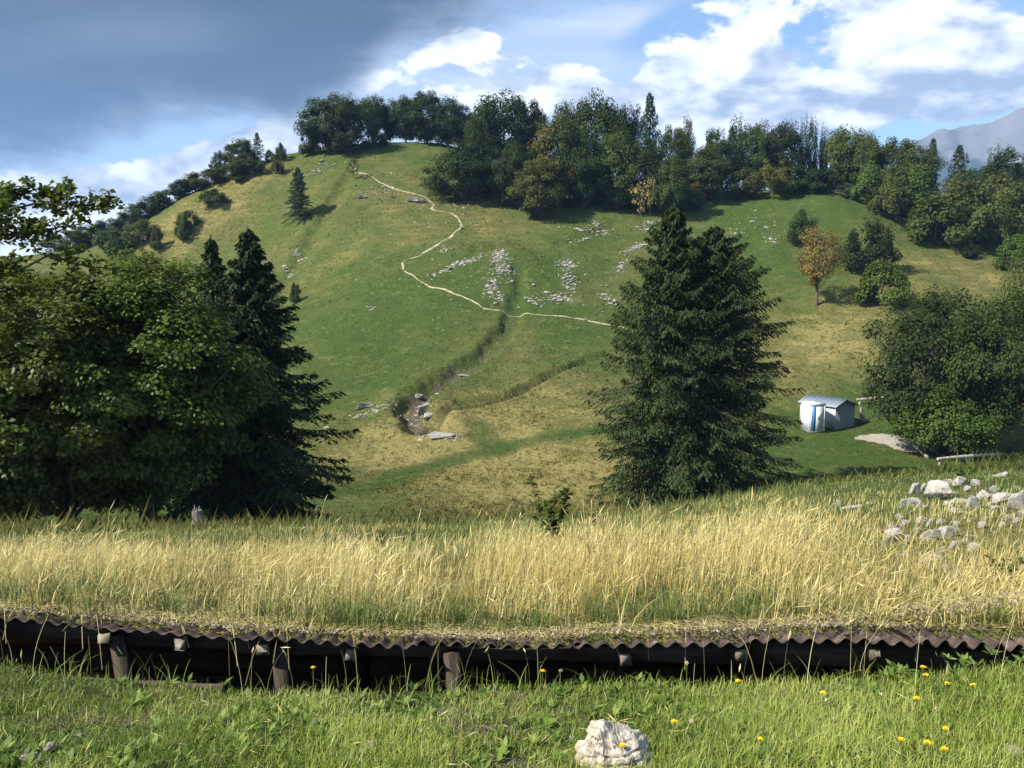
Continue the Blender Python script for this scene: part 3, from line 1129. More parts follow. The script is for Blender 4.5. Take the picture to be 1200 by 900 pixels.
BG = 'trees of the belt along the top of the bright meadow'
for a in (
    (858, 134, 147, 32, 'spruce:0', 'needle_dark', 'small pointed conifer at the left end of the tree belt'),
    (864, 137, 141, 22, 'poplar:0', 'leaf_dark', 'tall feathery tree next to the pointed conifer in the belt'),
    (880, 136, 146, 34, 'round:2', 'leaf_mid', 'dark round tree right of the feathery one in the belt'),
    (899, 138, 144, 36, 'tall:1', 'leaf_olive', 'olive crown in the left half of the belt'),
    (920, 137, 142, 40, 'round:0', 'leaf_dark', 'dense dark tree left of the gaunt poplars'),
    (943, 140, 140, 12, 'poplar:1', 'leaf_dark', 'gaunt poplar, left one of three thin skyline trees'),
    (953, 139, 144, 17, 'poplar:2', 'leaf_dark', 'gaunt poplar, widest one of three thin skyline trees'),
    (966, 140, 153, 12, 'poplar:0', 'leaf_dark', 'gaunt poplar, right one of three thin skyline trees'),
    (993, 136, 148, 54, 'tall:2', 'leaf_olive', 'large tall crown behind the pale-stemmed birch'),
    (1020, 134, 160, 40, 'round:1', 'leaf_olive', 'rounded crown just right of the large tall one behind the birch'),
    (1050, 134, 162, 54, 'round:2', 'leaf_olive', 'broad crown against the mountain, left one of the pair there'),
    (1075, 132, 172, 46, 'tall:0', 'leaf_olive', 'broad crown against the mountain, right one of the pair there'),
    (1125, 132, 169, 44, 'spruce:2', 'needle', 'ragged conifer against the blue mountain'),
    (1094, 134, 161, 34, 'spruce:0', 'needle_dark', 'slim dark conifer against the blue mountain'),
    (1166, 131, 176, 20, 'poplar:1', 'leaf_dark', 'very thin feathery tree at the foot of the mountain'),
    (1190, 129, 174, 50, 'round:0', 'leaf_dark', 'dark tree cut by the frame below the mountain peak'),
    (1150, 130, 196, 50, 'round:2', 'leaf_mid', 'green crown in front of the thin feathery tree'),
    (840, 131, 150, 34, 'round:0', 'leaf_mid', 'green crown behind the yellow-green tree'),
):
    grow(*a[:7], group=BG, name='poplar_tree' if 'poplar:' in a[4] else ('spruce_tree' if 'spruce' in a[4] else 'broadleaf_tree'))
grow(988, None, 164, 62, 'round:1', 'leaf_olive', 'spreading birch with a pale bare stem at the meadow edge', 'birch_tree', base=226, bark='pale_bark')
grow(907, None, 184, 42, 'open:1', 'leaf_yellow', 'thin yellow-green tree standing out on the bright meadow edge', base=234)
FG = 'bushes along the top of the bright meadow'
for a in (
    (872, 127, 198, 44, 'bush:1', 'leaf_olive', 'olive bush at the meadow top left of the thin yellow tree'),
    (930, 127, 196, 56, 'bush:0', 'leaf_mid', 'green bush at the meadow top right of the thin yellow tree'),
    (960, 126, 200, 44, 'bush:2', 'leaf_dark', 'dark bush beside the pale birch stem'),
    (1018, 123, 194, 44, 'bush:0', 'leaf_bright', 'bright green bush right of the birch'),
    (1043, 119, 208, 46, 'bush:1', 'leaf_olive', 'olive bush on the bend of the meadow edge'),
    (1075, 122, 196, 56, 'bush:2', 'leaf_mid', 'green thicket above the olive bush'),
    (1120, 116, 212, 70, 'bush:0', 'leaf_olive', 'tall olive thicket on the right slope'),
    (1170, 119, 206, 70, 'bush:1', 'leaf_olive', 'thicket against the frame below the dark tree'),
    (1100, None, 232, 70, 'bush:2', 'leaf_mid', 'large dark-based bush mass at the right end of the meadow'),
    (1152, None, 222, 74, 'bush:0', 'leaf_olive', 'large olive bush right of the dark-based mass'),
):
    grow(*a[:7], 'leafy_bush', group=FG, cat='bush', base=289 if a[1] is None else None)
grow(1137, None, 283, 18, 'bush:1', 'leaf_dark', 'small dark shrub in front of the large olive bush', 'leafy_bush', cat='bush', base=303)
grow(1190, 103, 276, 40, 'bush:2', 'leaf_bright', 'pale green bush against the frame on the right slope', 'leafy_bush', cat='bush')
grow(1186, 100, 300, 30, 'thin:1', 'leaf_brown', 'nearly bare twiggy shrub at the right frame edge', 'leafy_bush', cat='bush')
grow(939, None, 247, 34, 'bush:1', 'leaf_mid', 'small bush behind the orange tree on the meadow', 'leafy_bush', cat='bush', base=287)
grow(961, None, 266, 66, 'orange:0', 'leaf_orange', 'autumn-orange tree standing alone on the meadow', base=358)
grow(1018, None, 261, 54, 'bush:0', 'leaf_dark', 'dark pointed bush right of the orange tree', 'leafy_bush', cat='bush', base=318)
grow(1037, None, 307, 62, 'bush:2', 'leaf_bright', 'low green bush in front of the dark pointed one', 'leafy_bush', cat='bush', base=359)

RG = 'shrubs and trees down the left ridge'
for a in (
    (301, 147, 155, 24, 'spruce:1', 'needle_dark', 'pointed spruce topping the left ridge clump', 'spruce_tree'),
    (281, 146, 163, 34, 'round:0', 'leaf_dark', 'round dark tree beside the ridge spruce', 'broadleaf_tree'),
    (257, 146, 177, 17, 'round:2', 'leaf_dark', 'small dark tree standing apart on the left ridge skyline', 'broadleaf_tree'),
    (290, 142, 182, 40, 'bush:0', 'leaf_mid', 'bush at the foot of the ridge spruce', 'ridge_bush'),
    (329, 146, 168, 13, 'bush:1', 'leaf_dark', 'tiny dark bush on the skyline between ridge clump and summit', 'ridge_bush'),
    (316, 146, 176, 12, 'bush:2', 'leaf_mid', 'tiny green bush next to the ridge spruce', 'ridge_bush'),
    (266, 142, 196, 40, 'bush:1', 'leaf_olive', 'olive bush below the small dark skyline tree', 'ridge_bush'),
    (243, 142, 199, 44, 'bush:2', 'leaf_mid', 'wide green bush on the ridge left of the olive one', 'ridge_bush'),
    (228, 143, 204, 32, 'bush:0', 'leaf_bright', 'bright green bush on the upper ridge', 'ridge_bush'),
    (211, 142, 211, 24, 'round:1', 'leaf_dark', 'upright dark bush breaking the ridge skyline', 'ridge_bush'),
    (198, 142, 222, 36, 'bush:1', 'leaf_mid', 'ridge bush half way down the skyline', 'ridge_bush'),
    (181, 142, 230, 36, 'bush:0', 'leaf_dark', 'dark ridge bush below the half-way one', 'ridge_bush'),
    (164, 142, 238, 36, 'round:2', 'leaf_mid', 'ridge tree above the tip of the overhanging branch', 'broadleaf_tree'),
    (148, 140, 252, 34, 'bush:2', 'leaf_mid', 'lower ridge bush beside the overhanging branch', 'ridge_bush'),
    (126, 138, 256, 34, 'round:0', 'leaf_dark', 'dark tree low on the ridge behind the overhanging branch', 'broadleaf_tree'),
    (106, 140, 264, 44, 'round:1', 'leaf_mid', 'tree at the ridge foot under the overhanging branch', 'broadleaf_tree'),
    (82, 140, 270, 50, 'oak:0', 'leaf_mid', 'broad tree at the ridge foot seen through the branch leaves', 'broadleaf_tree'),
    (135, 130, 270, 44, 'bush:0', 'leaf_mid', 'green bush on the slope under the ridge foot', 'ridge_bush'),
    (166, 131, 258, 40, 'bush:1', 'leaf_olive', 'olive bush on the slope under the ridge skyline', 'ridge_bush'),
    (252, 134, 222, 32, 'bush:2', 'leaf_mid', 'bush on the dry slope below the ridge', 'ridge_bush'),
    (219, 130, 247, 24, 'bush:1', 'leaf_mid', 'upper one of two bushes together on the dry slope', 'ridge_bush'),
    (214, 128, 258, 17, 'bush:0', 'leaf_mid', 'lower smaller one of two bushes together on the dry slope', 'ridge_bush'),
    (283, 140, 206, 20, 'bush:2', 'leaf_mid', 'little bush on the slope right of the olive ridge bush', 'ridge_bush'),
    (182, 127, 265, 14, 'bush:2', 'leaf_brown', 'brownish low bush on the dry slope', 'ridge_bush'),
    (325, 140, 180, 12, 'bush:0', 'leaf_olive', 'tiny olive bush on the slope near the summit', 'ridge_bush'),
    (345, 100, 332, 13, 'bush:2', 'leaf_mid', 'tiny dark bush beside the left scree streak', 'ridge_bush'),
):
    grow(*a[:7], a[7], group=RG, cat='tree' if 'tree' in a[7] else 'bush')

# trees in the hollow on the right
grow(1096, 55, 336, 146, 'fine:0', 'leaf_dark', 'dense dark round tree right of the grey shed')
grow(1176, 52.5, 344, 128, 'fine:1', 'leaf_mid', 'olive-green tree in front of the dense dark one on the right')
grow(1112, 52.5, 452, 96, 'bushfine:1', 'leaf_bright', 'low bright green bushy tree under the dense dark one')
grow(1215, 60, 296, 96, 'fine:0', 'leaf_olive', 'olive tree cut by the right frame edge above the timber rail', rz=2.0)


# ------------------------------------------------------------------ the two big spruces of the middle, and the group on the left
def big_tree(name, meshes, pos, h, w, mat, label, bark='bark', rz=0.0, wide=.5):
    s = w / (2 * wide)
    e = empty(name, pos, label, 'tree', None, rz, (s, s, h))
    add('trunk', meshes[0], M[bark], e)
    add('crown', meshes[1], M[mat], e)
    return e


def stand(px, Y, top):
    t = P(px, top, Y)
    z = float(zg(t[0], t[1], trench=False)[0]) - .1
    return (t[0], t[1], z), t[2] - z


wf = lambda t: np.interp(t, [0, .12, .35, .6, .8, .9, .96, 1], [.98, 1.0, .94, .72, .45, .26, .13, .02])
wf2 = lambda t: np.interp(t, [0, .12, .35, .6, .8, .92, 1], [.98, 1.0, .97, .84, .58, .33, .03])
pos, h = stand(790, 41.0, 238)
big_tree('spruce_tree', conifer(501, 400, 40, 7, .5, .015, .020, (.0155, .0072), droop=.42, hang=.42, width_fn=wf, top_len=.02), pos, h, 8.0, 'needle', 'tall dark spruce with the highest tip in the middle of the valley', rz=.4)
pos, h = stand(838, 42.2, 262)
big_tree('spruce_tree', conifer(502, 400, 40, 7, .5, .015, .020, (.0155, .0074), droop=.42, hang=.42, width_fn=wf2, top_len=.02), pos, h, 8.8, 'needle', 'broad dark spruce grown into the right side of the tallest one', rz=1.4)

wl = lambda t: np.interp(t, [0, .15, .4, .7, .9, 1], [1.0, .98, .72, .36, .14, .02])
pos, h = stand(290, 25.5, 266)
big_tree('spruce_tree', conifer(503, 300, 32, 6, .5, .10, .020, (.024, .0092), droop=.34, hang=.35, width_fn=wl, up=.35, top_len=.025), pos, h, 6.6, 'needle_dark', 'dark spruce with drooping tiers at the right of the left tree group', rz=.9)
pos, h = stand(247, 27.0, 276)
big_tree('spruce_tree', conifer(504, 220, 22, 5, .5, .05, .018, (.028, .011), droop=.3, hang=.35, width_fn=wl, up=.35), pos, h, 4.6, 'needle_dark', 'second spruce whose tip shows above the maple', rz=.2)


def maple(seed, h, wide, nclus, per, leaf, clear, flat=.5, csize=.24, tr=.03):
    return broadleaf(seed, nclus, per, leaf / h, clear, wide / h, tr, 'round', flat, csize, droop=.35, vert=1.0)


pos, h = stand(156, 22.5, 292)
e = empty('maple_tree', pos, 'big leafy maple with sunlit yellow-green top in the left tree group', 'tree', None, 0, (h, h, h))
a_, b_ = maple(610, h, 2.75, 230, 320, .10, .15)
add('trunk', a_, M['bark'], e); add('crown', b_, M['leaf_maple'], e)
pos, h = stand(62, 21.5, 312)
e = empty('maple_tree', pos, 'leafy maple at the left frame edge half hidden under the overhanging branch', 'tree', None, 1.0, (h, h, h))
a_, b_ = maple(611, h, 2.5, 180, 300, .10, .10)
add('trunk', a_, M['bark'], e); add('crown', b_, M['leaf_maple'], e)
pos, h = stand(-75, 20.5, 300)
e = empty('maple_tree', pos, 'shaded maple at the far left cut by the frame', 'tree', None, 2.0, (h, h, h))
a_, b_ = maple(612, h, 2.3, 130, 260, .10, .06)
add('trunk', a_, M['bark'], e); add('crown', b_, M['leaf_maple'], e)


def overhang():
    """the nearer tree outside the frame whose branches reach in at the upper left"""
    rs = np.random.RandomState(77)
    Y = 11.0
    x0 = P(-150, 500, Y)[0]
    z0 = float(zg(x0, Y, trench=False)[0]) - .1
    e = empty('overhanging_tree', (x0, Y, z0), 'near tree reaching in from the left with leafy branches against the sky', 'tree')
    o = np.array([x0, Y, z0])
    mb = MB()
    top = np.array(P(-120, 150, Y))
    mb.tube([np.zeros(3), (top - o) * .35 + [.1, 0, 0], (top - o) * .7, top - o], [.14, .11, .075, .03], 8)
    parts = []

    def branch(p0, p1, r, depth=0, n=7):
        p = limb(mb, p0, p1, r, r * .3, rs, 5, .10 if depth == 0 else .05, n)
        return p
    ends = [((-130, 330), (132, 236), 1.0), ((-130, 300), (70, 228), 1.0), ((-130, 330), (40, 268), .8), ((-130, 360), (150, 318), .5), ((-130, 400), (60, 345), .8),
            ((-130, 420), (50, 400), .8), ((-130, 300), (5, 240), .9), ((-130, 340), (100, 262), .55), ((-130, 450), (30, 460), .8), ((-130, 480), (10, 520), .8), ((-130, 380), (20, 310), .9)]
    for (ax, ay), (bx, by), dens in ends:
        yy = Y + rs.uniform(-.9, .9)
        a = np.array(P(ax, ay, Y)) - o; b = np.array(P(bx, by, yy)) - o
        p = branch(a, b, .028)
        L = np.linalg.norm(b - a)
        for j in range(int(40 * dens)):
            u = rs.uniform(.38, 1.0)
            q = np.array([np.interp(u, np.linspace(0, 1, len(p)), p[:, k]) for k in range(3)])
            d = unit(unit(b - a) * .6 + rs.normal(0, .6, 3))
            tip = q + d * rs.uniform(.12, .38) * (1.25 - u * .5)
            limb(mb, q, tip, .006, .002, rs, 3, .04, 4)
            m = int(rs.uniform(13, 24))
            s = rs.uniform(.15, 1.05, m)[:, None]
            pos = q + (tip - q) * s + rs.normal(0, .045, (m, 3))
            nn = np.array([0, 0, .8]) + rs.normal(0, .5, (m, 3))
            tt = d * .6 + rs.normal(0, .6, (m, 3)) + np.array([0, 0, -.3])
            w = rs.uniform(.65, 1.2, m) * .072
            v, f = leaves(pos, tt, nn, w * 1.25, w * .9, .15)
            parts.append((v, f, rs.normal(0, .1)))
    add('trunk', mb.mesh('trunk', True), M['twig'], e)
    add('crown', crown_mesh('crown', parts, 3), M['leaf_maple'], e)


overhang()

# ------------------------------------------------------------------ turf-roofed timber shelter sunk in the ground in front
M['old_wood'] = mat_wood('weathered_wood', (.045, .034, .026), (.13, .10, .075), (2.5, 25, 25))
M['post_wood'] = mat_wood('post_wood', (.035, .026, .019), (.11, .082, .058), (2.5, 25, 25))
M['upright_wood'] = mat_wood('upright_wood', (.028, .021, .015), (.085, .064, .045), (28, 28, 2.5))
M['cut_wood'] = mat_wood('cut_wood', (.14, .115, .085), (.34, .29, .22), (12, 12, 12))
M['grey_wood'] = mat_wood('grey_wood', (.26, .23, .19), (.48, .44, .37), (2.5, 22, 22))


def mat_sheet():
    m, n, out = new_mat('brown_corrugated_sheet')
    p = n.pos()
    a = n.noise(p, 9, 5, .65)
    b = n.noise(p, 40, 4, .6)
    col = n.mix(n.sstep(a, .3, .7), (.026, .021, .018), (.100, .072, .054))
    col = n.mix(n.sstep(a + (b - .5) * .6, .58, .75) * .7, col, (.20, .175, .15))
    principled(n, out, col, .85, .25, n.bump(b, .4, .004))
    return m


M['sheet'] = mat_sheet()
sx0, sy0 = -1.0, y_edge(-1.0)
shelter = empty('dugout_shelter', (0, 4.45, -2.0), 'low timber dugout under a turf-covered corrugated roof across the foreground', 'dugout')
SO = np.array([0, 4.45, -2.0])


def zs(x, y):
    return float(z_slope(np.float64(x), np.float64(y)))


def sheets():
    rs = np.random.RandomState(5)
    x = -5.0
    k = 0
    while x < 5.0:
        w = .93
        nx, ny = 81, 6
        tilt, dz, dy = rs.normal(0, .008), rs.normal(0, .008), rs.normal(0, .025)
        if 1.15 < x < 2.1: dz += .018
        uu = np.linspace(0, w + .02, nx)
        vv = np.linspace(0, .75, ny)
        U, V = np.meshgrid(uu, vv)
        X = x + U
        Y = y_edge(X) + dy - .03 + V
        base = np.array([zs(a, b) for a, b in zip(X.ravel(), np.maximum(Y.ravel(), 4.2))]).reshape(X.shape)
        amp = (.0135 + .005 * (x > .3)) * (1 + .25 * math.sin(k * 1.7))
        Z = base - .035 + dz + tilt * (U - w / 2) + amp * np.cos(U * 2 * np.pi / .0935 + .3) + .006 * vnoise(X * 5, Y * 5, 13) - .04 * V * V
        top = np.stack([X, Y, Z], -1).reshape(-1, 3)
        bot = top - [0, 0, .005]
        i = np.arange(ny - 1)[:, None] * nx; j = np.arange(nx - 1)[None, :]
        f = np.stack([i + j, i + j + 1, i + nx + j + 1, i + nx + j], -1).reshape(-1, 4)
        n = nx * ny
        r = np.arange(nx - 1)
        rim = np.stack([r, r + n, r + 1 + n, r + 1], 1)
        me = npmesh('corrugated_sheet', np.concatenate([top, bot]) - SO, [f, f[:, ::-1] + n, rim], smooth=False)
        add('corrugated_sheet', me, M['sheet'], shelter)
        x += w - .045
        k += 1


sheets()


def shelter_timber():
    rs = np.random.RandomState(9)

    def bar(name, a, b, size, mat, jit=.004, n=5):
        a, b = np.array(a, float) - SO, np.array(b, float) - SO
        d = b - a; L = np.linalg.norm(d)
        q = Vector(d).to_track_quat('X', 'Z').to_matrix()
        m = MB()
        # a bar of several slices so that edges are worn and uneven
        s = np.linspace(-.5, .5, n)
        ring = np.array([[-1, -1], [1, -1], [1, 1], [-1, 1]]) * .5
        v = []
        for t in s:
            for r_ in ring:
                v.append([t * L, r_[0] * size[0] + rs.normal(0, jit), r_[1] * size[1] + rs.normal(0, jit)])
        f = []
        for i in range(n - 1):
            for j in range(4):
                f.append([i * 4 + j, i * 4 + (j + 1) % 4, i * 4 + 4 + (j + 1) % 4, i * 4 + 4 + j])
        f += [[3, 2, 1, 0], [(n - 1) * 4 + i for i in range(4)]]
        me = npmesh(name, v, np.array(f)[:, ::-1])
        o = add(name, me, mat, shelter)
        o.matrix_local = Matrix.Translation(Vector((a + b) / 2)) @ q.to_4x4()
        return o

    # front beam in three lengths, a second beam behind
    for a, b, off in ((-5.0, -1.62, 0), (-1.6, 1.3, -.012), (1.32, 5.0, .004)):
        za, zb = zs(a, 4.5) - .135, zs(b, 4.5) - .135
        bar('front_beam', (a, y_edge(a) + .16, za + off), (b, y_edge(b) + .16, zb + off), (.08, .115), M['old_wood'], .004, 9)
    bar('rear_beam', (-5, y_edge(-5) + .95, zs(0, 5.4) - .19), (5, y_edge(5) + .95, zs(0, 5.4) - .19), (.09, .13), M['old_wood'], .005, 9)
    # rafter ends
    for px in (88, 184, 290, 400, 738, 875, 1032):
        x = (px - 600) / FPX * 4.45
        y = y_edge(x)
        bar('rafter', (x, y - .018, zs(x, y) - .103 + rs.normal(0, .004)), (x + .02, y + 1.25, zs(x, y + 1.25) - .125), (.055, .052), M['cut_wood' if rs.rand() < .0 else 'post_wood'], .003, 4)
        m = MB(); m.box((x - SO[0], y - .022 - SO[1], zs(x, y) - .103 - SO[2]), (.058, .006, .056), jitter=.009)
        m.build('rafter_end', M['cut_wood'], shelter)
    # posts
    for px, lean in ((-60, .02), (120, -.05), (317, -.02), (532, -.03), (745, .0), (960, .03), (1165, 0)):
        x = (px - 600) / FPX * 4.55
        y = y_edge(x) + .055
        y += .0 if px < 600 else .45
        zt = zs(x, y) - .08
        m = MB(); m.box((0, 0, 0), (.08, .06, zt + 2.95), (0, math.atan2(2 * lean, zt + 2.95), .12), jitter=.006)
        o = m.build('post', M['upright_wood'], shelter)
        o.location = Vector((x, y, (zt - 2.95) / 2)) - Vector(SO)
    # boards that hold the bank at the back
    for r_, z in enumerate((-2.50, -2.68, -2.86)):
        for i in range(5):
            a = -5 + i * 2.0
            bar('bank_board', (a + .01, y_edge(a) + 1.2 + .01 * r_, z + rs.normal(0, .012)), (a + 1.97, y_edge(a + 2) + 1.2 + .01 * r_, z + rs.normal(0, .012)), (.035, .165), M['old_wood'], .006, 5)


shelter_timber()


# loose beam along the near bank of the trench
def log_beam(name, a, b, r, mat, label, cat='timber', group=None):
    a, b = np.array(a), np.array(b)
    e = MB()
    e.tube(np.linspace(a, b, 7) - a + RS.normal(0, r * .12, (7, 3)), r * RS.uniform(.88, 1.1, 7), 7)
    o = e.build(name, mat)
    o.location = a
    return setp(o, label, cat, group)


def lawn_pt(px, py):
    p = at(px, py, 2.2, trench=False)
    return p


p0, p1 = P(45, 795, 3.98), P(262, 806, 3.93)
log_beam('fallen_pole', p0, p1, .015, M['post_wood'], 'pale weathered pole lying along the near bank of the dugout', 'pole')


def roof_turf():
    nx, ny = 420, 40
    xs = np.linspace(-5.4, 5.4, nx)
    tt = np.linspace(0, 1, ny) ** 1.7 * 2.3
    X, T = np.meshgrid(xs, tt)
    start = .02 + .06 * (fbm(xs * 1.6, xs * 0, 17, 4)) + .05 * vnoise(xs * 9, xs * 0, 18)
    start = start + .22 * np.exp(-((xs - 2.0) / .35) ** 2) - .02
    start = np.clip(start, .02, .5)
    Y = y_edge(X) + start[None, :] + T
    Z = z_slope(X, Y) - .045 + .06 * sstep(T, 0, .2) + .018 * fbm(X * 7, Y * 7, 19, 3) * sstep(T, 0, .05) + .03 * fbm(X * 1.8, Y * 1.8, 20, 2) * sstep(T, .05, .3)
    Z = Z - .07 * sstep(T, 1.7, 2.3)
    v = np.stack([X, Y, Z], -1).reshape(-1, 3)
    i = np.arange(ny - 1)[:, None] * nx; j = np.arange(nx - 1)[None, :]
    f = np.stack([i + j, i + j + 1, i + nx + j + 1, i + nx + j], -1).reshape(-1, 4)
    dry = .75 + .2 * fbm(X.ravel() * 2, Y.ravel() * 2, 23, 2)
    bare = .20 * (1 - sstep(T.ravel(), .05, .6)) + .14 + .16 * fbm(X.ravel() * 4, Y.ravel() * 4, 29, 3)
    me = npmesh('roof_turf', v, f, {'dry': np.clip(dry, 0, 1), 'bare': bare}, smooth=True)
    setp(add('roof_turf', me, M['ground']), kind='structure')


roof_turf()


def zsurf(x, y):
    """top of whatever ground is there, roof turf included"""
    z = zg(x, y, trench=False)
    return z + np.where((y > y_edge(x)) & (np.abs(x) < 5.4), .015, 0)


# ------------------------------------------------------------------ grasses
def blades(base, h, w, head, lean, segs=3, bend=1.6, twist=0.0, taper=.85):
    """ribbons: base (n,3), height, width, heading of the lean, lean as a share of the height"""
    n = len(base)
    s = np.linspace(0, 1, segs + 1)
    d = np.stack([np.cos(head), np.sin(head), np.zeros(n)], 1)
    sd = np.stack([-np.sin(head + twist), np.cos(head + twist), np.zeros(n)], 1)
    v = np.zeros((n, segs + 1, 2, 3))
    for i, t in enumerate(s):
        c = base + d * (lean * h * t ** bend)[:, None]
        c[:, 2] += h * (t - .28 * lean * np.minimum(lean, 1.5) * t ** 2)
        ww = w * (1 - taper * t ** 1.4) * .5
        v[:, i, 0] = c - sd * ww[:, None]
        v[:, i, 1] = c + sd * ww[:, None]
    k = (segs + 1) * 2
    b = np.arange(n)[:, None] * k
    q = np.arange(segs)[None, :] * 2
    f = np.stack([b + q, b + q + 1, b + q + 3, b + q + 2], -1).reshape(-1, 4)
    return v.reshape(-1, 3), f, k


def field(name, v_list, mat, parent=None, kind='stuff', label=None, cat=None, extra=None):
    V, F, A, k = [], [], [], 0
    for v, f, a in v_list:
        V.append(v); F.append(f + k); A.append(a); k += len(v)
    me = npmesh(name, np.concatenate(V), F, dict(var=np.concatenate(A), **(extra or {})))
    o = add(name, me, mat, parent)
    return setp(o, label, cat, kind=kind)


def scatter(n, xw, y0, y1, dens=None, seed=0, power=1.0):
    """points in the wedge |x| < xw*y, y0..y1 thinned by a density function"""
    rs = np.random.RandomState(seed)
    y = y0 + (y1 - y0) * rs.uniform(0, 1, n) ** power
    x = rs.uniform(-1, 1, n) * xw * y
    if dens is not None:
        k = rs.uniform(0, 1, n) < dens(x, y)
        x, y = x[k], y[k]
    return x, y, rs


M['straw'] = mat_blade('straw_stems', [(.27, .21, .07), (.52, .42, .15), (.68, .565, .235), (.78, .69, .36)], .35)
M['lawn'] = mat_blade('lawn_blades', [(.065, .105, .015), (.165, .23, .03), (.29, .36, .058), (.42, .46, .12), (.58, .52, .26)], .35)
M['green_blade'] = mat_blade('green_blades', [(.05, .09, .02), (.12, .17, .035), (.22, .26, .07), (.36, .34, .13)], .3)
M['weed'] = mat_blade('weed_leaves', [(.04, .08, .012), (.09, .155, .022), (.16, .24, .036), (.24, .30, .06)], .35)


def dry_grass():
    right = lambda x, y: sstep(x / y, .30, .46)
    clump = lambda x, y: np.clip(.45 + .7 * fbm(x * 1.5, y * 1.5, 101, 2) + .75 * fbm(x * 4.2, y * 4.2, 102, 2), .03, 1)
    out = []
    # tall stems on and just behind the roof
    dens = lambda x, y: clump(x, y) * sstep(y - y_edge(x), .06, .7) * (1 - .93 * right(x, y) * sstep(y, 5.5, 6.6))
    x, y, rs = scatter(46000, 1.0, 4.6, 9.0, dens, 1, 1.0)
    z = zsurf(x, y)
    tall = (.33 + .22 * fbm(x * .9, y * .9, 103, 2)) * (1 - .66 * sstep(y, 5.4, 8.2)) * .92 * (1 + .42 * fbm(x * 3.1, y * 3.1, 104, 2)) * (.55 + .45 * sstep(y - y_edge(x), .25, 1.0))
    h = np.clip(tall * rs.uniform(.45, 1.25, len(x)) * np.where(rs.rand(len(x)) < .09, 1.4, 1), .08, .64)
    wind = .35 + .9 * fbm(x * .6, y * .6, 107, 2)
    head = wind + rs.normal(0, .9, len(x))
    lean = np.clip(np.abs(rs.normal(.18, .26, len(x))), 0, 1.2)
    b = np.stack([x, y, z], 1)
    v, f, k = blades(b, h, rs.uniform(.0030, .0052, len(x)), head, lean, 4, 1.8, rs.uniform(-1.2, 1.2, len(x)), .5)
    var = np.clip(.5 + .22 * fbm(x * 1.2, y * 1.2, 109, 2) + rs.normal(0, .2, len(x)), 0, 1)
    out.append((v, f, np.repeat(var, k)))
    # seed heads on half of them
    vv = v.reshape(len(x), 5, 2, 3).mean(2)
    m = rs.uniform(0, 1, len(x)) < .62
    tip, d = vv[m, 4], unit(vv[m, 4] - vv[m, 3])
    d = unit(d + np.array([0, 0, -.25]) + rs.normal(0, .15, d.shape))
    L = rs.uniform(.06, .15, m.sum())
    v2, f2 = leaves(tip + d * (L * .4)[:, None], d, rs.normal(0, 1, d.shape), L, rs.uniform(.004, .009, m.sum()), .2)
    out.append((v2, f2, np.repeat(np.clip(var[m] + .1, 0, 1), 4)))
    # dead leaves low in the sward
    dens = lambda x, y: clump(x, y) * sstep(y - y_edge(x), .0, .35) * (1 - .75 * right(x, y) * sstep(y, 5.5, 7))
    x, y, rs = scatter(33000, 1.0, 4.5, 9.5, dens, 2)
    z = zsurf(x, y) - .01
    v, f, k = blades(np.stack([x, y, z], 1), rs.uniform(.08, .30, len(x)), rs.uniform(.004, .007, len(x)), rs.uniform(0, 6.28, len(x)), np.abs(rs.normal(.7, .4, len(x))), 3, 1.7)
    out.append((v, f, np.repeat(np.clip(rs.normal(.4, .25, len(x)), 0, 1), k)))
    # shorter sward on down the slope
    dens = lambda x, y: clump(x * .6, y * .6) * (1 - .65 * right(x, y))
    x, y, rs = scatter(70000, 1.0, 8.5, 24, dens, 3, 1.15)
    z = zsurf(x, y) - .01
    h = rs.uniform(.06, .22, len(x)) * (1.1 - .6 * sstep(y, 9.5, 15)) * (1 - .4 * right(x, y))
    v, f, k = blades(np.stack([x, y, z], 1), h, rs.uniform(.007, .013, len(x)), .4 + rs.normal(0, 1.1, len(x)), np.abs(rs.normal(.35, .3, len(x))), 3, 1.7)
    out.append((v, f, np.repeat(np.clip(rs.normal(.45, .25, len(x)), 0, 1), k)))
    field('dry_grass', out, M['straw'])
    # greener blades among the straw
    out = []
    g1 = lambda x, y: np.clip(.20 + .6 * fbm(x * 1.1 + 9, y * 1.1, 111, 2), .06, 1) * (1 - .6 * sstep(y, 5.2, 6.5) * (1 - sstep(y, 8, 9.5))) + .35 * right(x, y) + .3 * sstep(y, 7.5, 10)
    x, y, rs = scatter(110000, 1.0, 4.62, 24, g1, 4, 1.6)
    z = zsurf(x, y) - .01
    h = rs.uniform(.06, .26, len(x)) * (1 - .5 * right(x, y))
    v, f, k = blades(np.stack([x, y, z], 1), h, rs.uniform(.004, .007, len(x)) * (1 + sstep(y, 8, 16)), rs.uniform(0, 6.28, len(x)), np.abs(rs.normal(.45, .3, len(x))), 3, 1.8)
    out.append((v, f, np.repeat(np.clip(rs.normal(.45, .25, len(x)), 0, 1), k)))
    # tussocks near the roof edge
    rs = np.random.RandomState(44)
    for px, w in ((55, .5), (180, .4), (400, .5), (470, .3), (535, .9), (640, .5), (700, .6), (790, .4), (870, .5), (1085, .6), (930, .3), (290, .4), (1170, .6)):
        x0 = (px - 600) / FPX * 4.95 + rs.normal(0, .03)
        y0 = y_edge(x0) + rs.uniform(.3, .55)
        m = int(150 * w + 40)
        a = rs.uniform(0, 6.28, m); rr = np.abs(rs.normal(0, .05 * (1 + w), m))
        x, y = x0 + rr * np.cos(a), y0 + rr * np.sin(a)
        v, f, k = blades(np.stack([x, y, zsurf(x, y) - .01], 1), rs.uniform(.08, .22, m), rs.uniform(.003, .005, m), a + rs.normal(0, .4, m), np.abs(rs.normal(.6, .3, m)), 4, 1.8)
